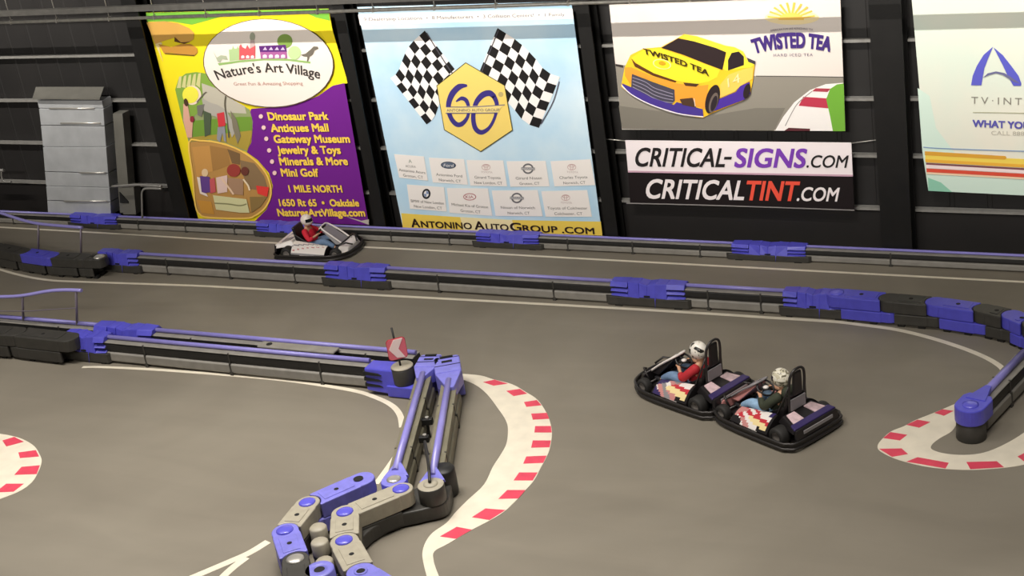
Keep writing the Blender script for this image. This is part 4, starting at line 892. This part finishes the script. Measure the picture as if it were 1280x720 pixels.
# ------------------------------------------------------------------ karts and drivers
M['k_black'] = mat('kart_black_plastic', '#1f1c1d', 0.4, 0.0, 0.15, 6)
M['k_bumper'] = mat('bumper_black_rubber', '#2b2827', 0.38)
M['k_steel'] = mat('dark_steel_tube', '#3d3a39', 0.35, 0.5)
M['tyre'] = mat('tyre_rubber', '#242220', 0.7)
M['rim'] = mat('grey_wheel_rim', '#a9a19a', 0.35, 0.5)
M['k_white'] = mat('gloss_white_plastic', '#ece4de', 0.3)
M['k_red'] = mat('gloss_red_plastic', '#c43a44', 0.3)
M['k_pink'] = mat('faded_pink_red_plastic', '#c98a86', 0.35)
M['k_cream'] = mat('cream_yellow_plastic', '#efd9a0', 0.35)
M['k_purple'] = mat('dark_purple_plastic', '#3b3160', 0.35)
M['k_grey'] = mat('kart_grey_plastic', '#8e8a8c', 0.4)
M['k_lilac'] = mat('pale_pinkish_plastic', '#cfb4b8', 0.35, 0.0, 0.25, 9)
M['skin'] = mat('skin_tone', '#c89878', 0.5)
M['denim'] = mat('light_blue_denim', '#8fb0cf', 0.75, 0.0, 0.12, 20)
M['denim_grey'] = mat('grey_blue_denim', '#6f88a8', 0.75, 0.0, 0.12, 20)
M['shirt_red'] = mat('red_shirt_cloth', '#b3222c', 0.75, 0.0, 0.1, 10)
M['shirt_bright'] = mat('bright_red_shirt_cloth', '#d21c34', 0.75, 0.0, 0.1, 10)
M['shirt_olive'] = mat('dark_olive_hoodie_cloth', '#34392a', 0.8, 0.0, 0.15, 10)
M['shoe'] = mat('dark_shoe', '#28262a', 0.6)
M['visor'] = mat('dark_visor', '#15161a', 0.12)
def helmet_mat(name, a, b_, c_, scale, thr):
    m = bpy.data.materials.new(name); m.use_nodes = True; nt = m.node_tree; bs = nt.nodes['Principled BSDF']
    tc = nt.nodes.new('ShaderNodeTexCoord'); nz = nt.nodes.new('ShaderNodeTexNoise'); nz.inputs['Scale'].default_value = scale; nz.inputs['Distortion'].default_value = 1.4; nz.inputs['Detail'].default_value = 1
    nt.links.new(tc.outputs['Object'], nz.inputs['Vector']); r = nt.nodes.new('ShaderNodeValToRGB'); r.color_ramp.interpolation = 'CONSTANT'
    e = r.color_ramp.elements; e[0].color = lin(a); e[1].position = thr; e[1].color = lin(b_); x = e.new(thr + 0.09); x.color = lin(c_)
    nt.links.new(nz.outputs['Fac'], r.inputs['Fac']); nt.links.new(r.outputs['Color'], bs.inputs['Base Color']); bs.inputs['Roughness'].default_value = 0.3
    return m
M['helm_stripe'] = helmet_mat('white_helmet_with_black_marks', '#2a2825', '#e4ddd0', '#efe9df', 7.0, 0.43)
M['helm_camo'] = helmet_mat('cream_helmet_with_grey_marks', '#6f6a58', '#cfc8b0', '#ece6d6', 11.0, 0.42)
M['helm_white'] = helmet_mat('plain_white_helmet', '#b9aca0', '#e0d3c8', '#e8ddd4', 5.0, 0.35)

def skin_mesh(name, nodes, edges, m, parent, root=0, sub=2):
    me = bpy.data.meshes.new(name); me.from_pydata([n[:3] for n in nodes], edges, [])
    o = bpy.data.objects.new(name, me); C.objects.link(o)
    sk = o.modifiers.new('skin', 'SKIN'); sk.use_smooth_shade = True
    if not me.skin_vertices: 
        bpy.context.view_layer.objects.active = o
    lay = me.skin_vertices[0].data
    for i, n in enumerate(nodes):
        r = n[3]; lay[i].radius = (r, r) if not isinstance(r, tuple) else r
        lay[i].use_root = (i == root)
    sb = o.modifiers.new('smooth', 'SUBSURF'); sb.levels = sub; sb.render_levels = sub
    dg = bpy.context.evaluated_depsgraph_get(); me2 = bpy.data.meshes.new_from_object(o.evaluated_get(dg))
    bpy.data.objects.remove(o); bpy.data.meshes.remove(me)
    me2.name = name; me2.materials.clear(); me2.materials.append(m)
    for p in me2.polygons: p.use_smooth = True
    o2 = bpy.data.objects.new(name, me2); C.objects.link(o2); o2.parent = parent
    return o2

def make_kart(label, loc, rz, pods, nose, fairing, rear, sc_=1.0, hoop_on=True):
    t = thing('go_kart', label, 'go-kart', loc, rz, 'racing go-karts'); t.scale = (sc_,) * 3
    out = [(-0.90, 0.40), (-0.80, 0.55), (-0.62, 0.60), (0.40, 0.60), (0.74, 0.47), (0.88, 0.30), (0.92, 0.0)]
    loop = [(x, y, 0) for x, y in out] + [(x, -y, 0) for x, y in reversed(out[:-1])]
    lp = smooth_line(loop, 4, True)
    for z, r in ((0.055, 0.026), (0.14, 0.022)): 
        MB().tube([(p.x, p.y, z) for p in lp], r, 10, closed=True).build('bumper_tube', M['k_steel'], t)
    b = MB(); n = len(lp)
    vs = []
    for p in lp:
        q = p * 0.985; vs += [(p.x * 1.0, p.y * 1.0, 0.05), (p.x, p.y, 0.13), (q.x, q.y, 0.13), (q.x, q.y, 0.05)]
    fs = []
    for i in range(n):
        j = (i + 1) % n
        for k in range(4): fs.append((i * 4 + k, i * 4 + (k + 1) % 4, j * 4 + (k + 1) % 4, j * 4 + k))
    b.add(vs, fs); b.build('bumper_band', M['k_bumper'], t)
    b = MB()
    for (x, y) in ((0.3, 0.6), (-0.3, 0.6), (0.3, -0.6), (-0.3, -0.6)): b.box(x - 0.02, x + 0.02, min(y, y * 0.3), max(y, y * 0.3), 0.09, 0.12)
    b.prism([(-0.82, -0.36), (0.7, -0.3), (0.82, -0.15), (0.82, 0.15), (0.7, 0.3), (-0.82, 0.36)], 0.055, 0.085); b.build('floor_pan', M['k_black'], t)
    for (x, y, r, w, nm) in ((0.60, 0.42, 0.125, 0.13, 'front_wheel'), (0.60, -0.42, 0.125, 0.13, 'front_wheel'), (-0.56, 0.44, 0.145, 0.19, 'rear_wheel'), (-0.56, -0.44, 0.145, 0.19, 'rear_wheel')):
        wv = MB(); wv.lathe([(r * 0.55, -w / 2), (r * 0.9, -w / 2), (r, -w / 2 + 0.025), (r, w / 2 - 0.025), (r * 0.9, w / 2), (r * 0.55, w / 2)], 22)
        wv.v = [(x + a, y + c, r + b_) for a, b_, c in wv.v]
        wo = wv.build(nm, M['tyre'], t)
        rm = MB(); rm.lathe([(0, -w * 0.32), (r * 0.3, -w * 0.36), (r * 0.56, -w * 0.46), (r * 0.56, w * 0.46), (r * 0.3, w * 0.36), (0, w * 0.32)], 18)
        rm.v = [(x + a, y + c, r + b_) for a, b_, c in rm.v]; rm.build('wheel_rim', M['rim'], wo)
    b = MB(); b.cyl((-0.56, -0.5, 0.145), (-0.56, 0.5, 0.145), 0.022, 10); b.cyl((0.6, -0.42, 0.125), (0.6, 0.42, 0.125), 0.018, 8); b.build('axle', M['k_steel'], t)
    # side pods in coloured sections
    for s in (1, -1):
        b = MB(); NX, NY = 30, 12; x0_, x1_ = -0.42, 0.36
        def top(i, j):
            f = 1 - i / NX; u_ = j / NY
            y = 0.28 + (0.29 - 0.04 * (1 - f)) * u_; z = (0.25 + 0.12 * f) * (1 - u_ ** 2 * 0.55)
            return (x0_ + (x1_ - x0_) * i / NX, s * y, z)
        for i in range(NX):
            for j in range(NY):
                b.add([top(i, j), top(i + 1, j), top(i + 1, j + 1), top(i, j + 1)], [(0, 1, 2, 3)], pods(i / NX, j / NY))
            o0, o1 = top(i, NY), top(i + 1, NY); i0, i1 = top(i, 0), top(i + 1, 0)
            zs = 0.135
            b.add([o0, o1, (o1[0], o1[1] * 1.0, zs), (o0[0], o0[1] * 1.0, zs)], [(0, 1, 2, 3)], 1 if 8 <= i <= 20 else 0)
            b.add([(o0[0], o0[1], zs), (o1[0], o1[1], zs), (o1[0], o1[1] * 0.97, 0.07), (o0[0], o0[1] * 0.97, 0.07)], [(0, 1, 2, 3)], 0)
            b.add([(o0[0], o0[1] * 0.97, 0.07), (o1[0], o1[1] * 0.97, 0.07), (i1[0], i1[1], 0.07), (i0[0], i0[1], 0.07)], [(0, 1, 2, 3)], 0)
            b.add([i0, i1, (i1[0], i1[1], 0.07), (i0[0], i0[1], 0.07)], [(0, 1, 2, 3)], 0)
        for i in (0, NX):
            ring = [top(i, j) for j in range(NY + 1)]; b.add(ring + [(ring[-1][0], ring[-1][1] * 0.97, 0.07), (ring[0][0], ring[0][1], 0.07)], [tuple(range(NY + 3))], 0)
        b.build('side_pod', [M[k] for k in PODM], t)
    # nose and steering fairing
    b = MB()
    b.hexa([(0.66, -0.42, 0.10), (0.84, -0.3, 0.10), (0.84, 0.3, 0.10), (0.66, 0.42, 0.10), (0.66, -0.36, 0.27), (0.82, -0.24, 0.2), (0.82, 0.24, 0.2), (0.66, 0.36, 0.27)]); b.build('nose_cone', M[nose[0]], t, 0.02)
    b = MB()
    b.hexa([(0.5, -0.2, 0.24), (0.72, -0.17, 0.22), (0.72, 0.17, 0.22), (0.5, 0.2, 0.24), (0.18, -0.15, 0.56), (0.22, -0.13, 0.585), (0.22, 0.13, 0.585), (0.18, 0.15, 0.56)]); b.build('steering_fairing', M[fairing[0]], t, 0.02)
    b = MB(); b.tube(smooth_line([(0.7, -0.18, 0.24), (0.44, -0.18, 0.44), (0.2, -0.14, 0.6), (0.17, 0, 0.615), (0.2, 0.14, 0.6), (0.44, 0.18, 0.44), (0.7, 0.18, 0.24)], 4), 0.018, 8); b.build('fairing_edge', M[fairing[1]], t)
    b = MB()
    for s in (-1, 1): b.tube([(0.62, s * 0.25, 0.1), (0.66, s * 0.3, 0.28), (0.78, s * 0.22, 0.3), (0.86, s * 0.1, 0.22)], 0.018, 8)
    b.tube([(0.66, -0.3, 0.28), (0.66, 0.3, 0.28)], 0.018, 8); b.build('front_bar', M['k_steel'], t)
    # steering wheel
    st = MB(); ax = Vector((-0.62, 0, 0.78)).normalized(); cx_ = Vector((0.1, 0, 0.52)); e1_ = Vector((0, 1, 0)); e2_ = ax.cross(e1_)
    st.tube([cx_ + (e1_ * math.cos(a) + e2_ * math.sin(a)) * 0.135 for a in [i * math.pi / 10 for i in range(20)]], 0.016, 8, closed=True)
    for a in (0.3, math.pi - 0.3, -math.pi / 2): st.tube([cx_, cx_ + (e1_ * math.cos(a) + e2_ * math.sin(a)) * 0.13], 0.012, 6)
    so = st.build('steering_wheel', M['k_black'], t); MB().ball(cx_ + ax * 0.012, (0.045, 0.045, 0.025), 12).build('hub_pad', M['k_white'], so)
    MB().cyl(cx_, (0.5, 0, 0.16), 0.016, 8).build('steering_column', M['k_steel'], t)
    # seat
    b = MB()
    b.prism([(-0.36, -0.2), (0.02, -0.19), (0.06, -0.1), (0.06, 0.1), (0.02, 0.19), (-0.36, 0.2)], 0.09, 0.15)
    b.hexa([(-0.4, -0.21, 0.1), (-0.33, -0.2, 0.1), (-0.33, 0.2, 0.1), (-0.4, 0.21, 0.1), (-0.52, -0.19, 0.62), (-0.46, -0.18, 0.62), (-0.46, 0.18, 0.62), (-0.52, 0.19, 0.62)])
    for s in (-1, 1): b.hexa([(-0.38, s * 0.19, 0.1), (0.0, s * 0.18, 0.1), (0.0, s * 0.22, 0.1), (-0.38, s * 0.23, 0.1), (-0.49, s * 0.18, 0.5), (-0.1, s * 0.19, 0.26), (-0.1, s * 0.22, 0.26), (-0.49, s * 0.21, 0.5)])
    b.build('seat', M['k_black'], t, 0.02)
    # rear deck
    b = MB(); b.hexa([(-0.84, -0.46, 0.24), (-0.42, -0.33, 0.26), (-0.42, 0.33, 0.26), (-0.84, 0.46, 0.24), (-0.83, -0.42, 0.32), (-0.5, -0.3, 0.38), (-0.5, 0.3, 0.38), (-0.83, 0.42, 0.32)]); b.build('rear_deck', M[rear[0]], t, 0.02)
    b = MB(); b.hexa([(-0.85, -0.44, 0.3), (-0.74, -0.4, 0.325), (-0.74, 0.4, 0.325), (-0.85, 0.44, 0.3), (-0.85, -0.42, 0.33), (-0.74, -0.39, 0.352), (-0.74, 0.39, 0.352), (-0.85, 0.42, 0.33)]); b.build('deck_lip', M[rear[2]], t, 0.01)
    for s in (-1, 1):
        b = MB(); b.hexa([(-0.76, s * 0.12, 0.33), (-0.54, s * 0.1, 0.37), (-0.54, s * 0.26, 0.37), (-0.76, s * 0.34, 0.33), (-0.76, s * 0.12, 0.345), (-0.54, s * 0.1, 0.386), (-0.54, s * 0.26, 0.386), (-0.76, s * 0.34, 0.345)]); b.build('deck_panel', M[rear[1]], t)
    b = MB(); b.hexa([(-0.9, -0.44, 0.16), (-0.84, -0.44, 0.16), (-0.84, 0.44, 0.16), (-0.9, 0.44, 0.16), (-0.88, -0.42, 0.31), (-0.82, -0.42, 0.31), (-0.82, 0.42, 0.31), (-0.88, 0.42, 0.31)]); rp = b.build('rear_plate', M['k_black'], t, 0.012)
    b = MB(); b.box(-0.906, -0.893, -0.3, 0.3, 0.225, 0.275); b.build('plate_stripe', M['k_grey'], rp)
    # roll hoop
    if not hoop_on: return t
    hoop = smooth_line([(-0.5, -0.16, 0.3), (-0.52, -0.16, 0.6), (-0.55, -0.155, 0.9), (-0.57, -0.1, 1.02), (-0.575, 0, 1.055), (-0.57, 0.1, 1.02), (-0.55, 0.155, 0.9), (-0.52, 0.16, 0.6), (-0.5, 0.16, 0.3)], 4)
    MB().tube(hoop, 0.021, 10).build('roll_hoop', M['k_steel'], t)
    b = MB(); b.hexa([(-0.555, -0.1, 0.62), (-0.515, -0.1, 0.62), (-0.515, 0.1, 0.62), (-0.555, 0.1, 0.62), (-0.58, -0.08, 1.0), (-0.53, -0.08, 1.0), (-0.53, 0.08, 1.0), (-0.58, 0.08, 1.0)]); hp = b.build('head_pad', M['k_black'], t, 0.03)
    MB().ball((-0.515, 0, 0.8), (0.02, 0.055, 0.075), 14).build('pad_badge', M['k_white'], hp)
    b = MB(); b.hexa([(-0.54, -0.15, 0.4), (-0.52, -0.15, 0.4), (-0.52, 0.15, 0.4), (-0.54, 0.15, 0.4), (-0.55, -0.15, 0.58), (-0.53, -0.15, 0.58), (-0.53, 0.15, 0.58), (-0.55, 0.15, 0.58)]); b.build('hoop_plate', M['k_grey'], t)
    b = MB()
    for s in (-1, 1): b.tube([(-0.55, s * 0.155, 0.85), (-0.4, s * 0.3, 0.36)], 0.014, 8)
    b.build('hoop_brace', M['k_steel'], t)
    return t
def pod_flame(x, y):            # rear (x small): stripes, front: red flames on white
    if x > 0.95 or y > 0.95 or x < 0.05: return 0
    w = x + 0.10 * math.sin(y * 9.0)
    if w > 0.80: return 3 if y < 0.6 else 0
    if w > 0.50: return 1 if math.sin((x * 1.6 + y) * 13) > 0.1 else (2 if y < 0.6 else 3)
    k = y + 0.45 * (x - 0.3)
    if k < 0.22: return 6 if x < 0.14 else 1
    if k < 0.42: return 1 if x < 0.36 else 2
    if k < 0.58: return 2
    if k < 0.80: return 4
    return 0 if x < 0.3 else 1
def pod_mixed(x, y):
    if x > 0.95 or y > 0.94 or x < 0.05: return 0
    w = x + 0.12 * math.sin(y * 7.0 + 1)
    if w > 0.82: return 6
    if w > 0.55: return (5, 3, 1)[int((x * 7 + y * 3) % 3)]
    k = y + 0.5 * (x - 0.3)
    if k < 0.3: return 1 if x < 0.4 else 3
    if k < 0.5: return 2
    if k < 0.78: return 4
    return 3 if x > 0.3 else 0
def pod_white(x, y):
    k = y + 0.6 * x
    return 5 if (0.42 < k < 0.52 or y > 0.9) else (3 if 0.75 < k < 0.8 else 1)
PODM = ['k_black', 'k_white', 'k_red', 'k_pink', 'k_cream', 'k_grey', 'k_purple']

def make_driver(label, loc, rz, shirt, jeans, helm, sc_=1.0, hood=False):
    t = thing('person', label, 'person', loc, rz); t.scale = (sc_,) * 3
    nd = []; ed = []
    def N(x, y, z, r, p=None):
        nd.append((x, y, z, r)); i = len(nd) - 1
        if p is not None: ed.append((p, i))
        return i
    pel = N(-0.2, 0, 0.25, 0.135); ab = N(-0.25, 0, 0.4, 0.125, pel); ch = N(-0.31, 0, 0.57, 0.13, ab); nk = N(-0.31, 0, 0.71, 0.055, ch)
    hd = N(-0.285, 0, 0.80, 0.085, nk); N(-0.275, 0, 0.91, 0.085, hd)
    fr = []
    for s in (-1, 1):
        sh = N(-0.29, s * 0.17, 0.62, 0.06, ch); el = N(-0.12, s * 0.285, 0.465, 0.03, sh); wr = N(0.02, s * 0.19, 0.535, 0.03, el); pm = N(0.075, s * 0.145, 0.565, 0.034, wr)
        for k in range(4):           # fingers curl over the rim, thumb inside
            y = s * (0.158 - 0.022 * k) ; lf = (0.03, 0.035, 0.033, 0.026)[k]
            a = N(0.105 + 0.004 * k, y, 0.585 - 0.003 * k, 0.0105, pm); N(0.105 + lf, y * 0.97, 0.575, 0.0095, a); 
        th = N(0.075, s * 0.118, 0.588, 0.0105, pm); N(0.1, s * 0.1, 0.592, 0.009, th)
        hp = N(-0.13, s * 0.09, 0.24, 0.095, pel); kn = N(0.22, s * 0.17, 0.37, 0.062, hp); ak = N(0.53, s * 0.14, 0.19, 0.04, kn); N(0.6, s * 0.14, 0.2, 0.035, ak)
    skin_mesh('body', nd, ed, M['skin'], t, 0, 2)
    # shirt with sleeves
    q = [(-0.19, 0, 0.29, 0.17), (-0.24, 0, 0.42, 0.17), (-0.305, 0, 0.57, 0.175), (-0.31, 0, 0.68, 0.095)]; e = [(0, 1), (1, 2), (2, 3)]
    for s in (-1, 1):
        n0 = len(q); q += [(-0.29, s * 0.16, 0.62, 0.10)]; e += [(2, n0)]
    sho = skin_mesh('shirt', q, e, M[shirt], t, 1)
    sl_ = MB()
    for s in (-1, 1):
        end = (-0.04, s * 0.235, 0.50) if not hood else (0.0, s * 0.21, 0.525)
        pth = smooth_line([(-0.30, s * 0.15, 0.62), (-0.22, s * 0.235, 0.55), (-0.125, s * 0.285, 0.468), end], 6)
        n_ = len(pth); sl_.tube(pth, [0.085 - 0.035 * k / (n_ - 1) for k in range(n_)], 14)
        sl_.ball((-0.30, s * 0.15, 0.62), 0.085, 14)
    tmp = sl_.build('sleeves', M[shirt]); bm = bmesh.new(); bm.from_mesh(sho.data); bm.from_mesh(tmp.data); bm.to_mesh(sho.data); bm.free(); bpy.data.objects.remove(tmp)
    if hood:
        b = MB(); b.ball((-0.42, 0, 0.70), (0.1, 0.15, 0.11), 16); b.build('hood', M[shirt], t)
    q = [(-0.2, 0, 0.235, 0.15)]; e = []
    for s in (-1, 1):
        n0 = len(q); q += [(-0.12, s * 0.1, 0.24, 0.125), (0.22, s * 0.172, 0.375, 0.095), (0.5, s * 0.14, 0.205, 0.068)]; e += [(0, n0), (n0, n0 + 1), (n0 + 1, n0 + 2)]
    skin_mesh('jeans', q, e, M[jeans], t, 0)
    for s in (-1, 1):
        b = MB(); b.ball((0.585, s * 0.14, 0.2), (0.1, 0.045, 0.05), 14); b.ball((0.535, s * 0.14, 0.19), (0.055, 0.045, 0.055), 12); b.build('shoe', M['shoe'], t)
    # face details and helmet
    b = MB(); b.ball((-0.185, 0, 0.865), (0.022, 0.014, 0.02), 10)
    b.build('nose', M['skin'], t)
    hl = MB(); hc = (-0.275, 0, 0.9)
    hl.ball(hc, (0.158, 0.14, 0.155), 28)
    hl.v = [(x + (0.03 if (z < 0.84 and x > -0.275) else 0), y, max(z, 0.755)) for x, y, z in hl.v]
    ho = hl.build('helmet', M[helm], t)
    vz = MB(); vs = []; n = 14
    for i in range(n + 1):
        a = math.radians(-72 + 144 * i / n)
        for (z, k) in ((0.87, 1.03), (0.9, 1.035), (0.955, 1.015)):
            f = math.sqrt(max(0, 1 - ((z - 0.9) / 0.155) ** 2)) * k; vs.append((hc[0] + 0.160 * f * math.cos(a), 0.141 * f * math.sin(a), z))
    vz.add(vs, [(i * 3 + k, i * 3 + 3 + k, i * 3 + 4 + k, i * 3 + 1 + k) for i in range(n) for k in range(2)], 0, True); vz.build('visor', M['visor'], ho)
    return t
def centre(px):        # a spot on the floor under the middle of the kart
    return G(*px)
A_near = math.radians(154)
k1 = Vector((-8.42, 23.48, 0))
k2 = Vector((-10.30, 24.26, 0))
KS = 1.25
def seat_in(k, rz, ks): return Vector((k.x + 0.02 * math.cos(rz), k.y + 0.02 * math.sin(rz), -0.06 if ks > 1.21 else -0.02))
K1 = make_kart('red and white striped kart nearest the kerb post, driver in olive hoodie', k1, A_near, pod_flame, ('k_pink',), ('k_pink', 'k_grey'), ('k_black', 'k_lilac', 'k_purple'), KS)
D1 = make_driver('driver in dark olive hoodie, light jeans and patterned cream helmet', seat_in(k1, A_near, KS), A_near, 'shirt_olive', 'denim', 'helm_camo', 1.17, hood=True)
K2 = make_kart('red and black kart just ahead with a tall roll hoop, driver in red', k2, A_near + 0.06, pod_mixed, ('k_black',), ('k_black', 'k_white'), ('k_black', 'k_lilac', 'k_purple'), KS)
D2 = make_driver('driver in red shirt and grey jeans with black marked white helmet', seat_in(k2, A_near, KS), A_near + 0.06, 'shirt_red', 'denim_grey', 'helm_stripe', 1.17)
k3 = G(402, 314); k3.z = 0
K3 = make_kart('white and grey kart alone on the far lane beside the wall barrier', k3, 0.08, pod_white, ('k_white',), ('k_grey', 'k_white'), ('k_white', 'k_grey', 'k_white'), 1.2, False)
D3 = make_driver('driver in bright red shirt and white helmet on the far lane', seat_in(k3, 0.08, 1.2), 0.08, 'shirt_bright', 'denim_grey', 'helm_white', 1.0)
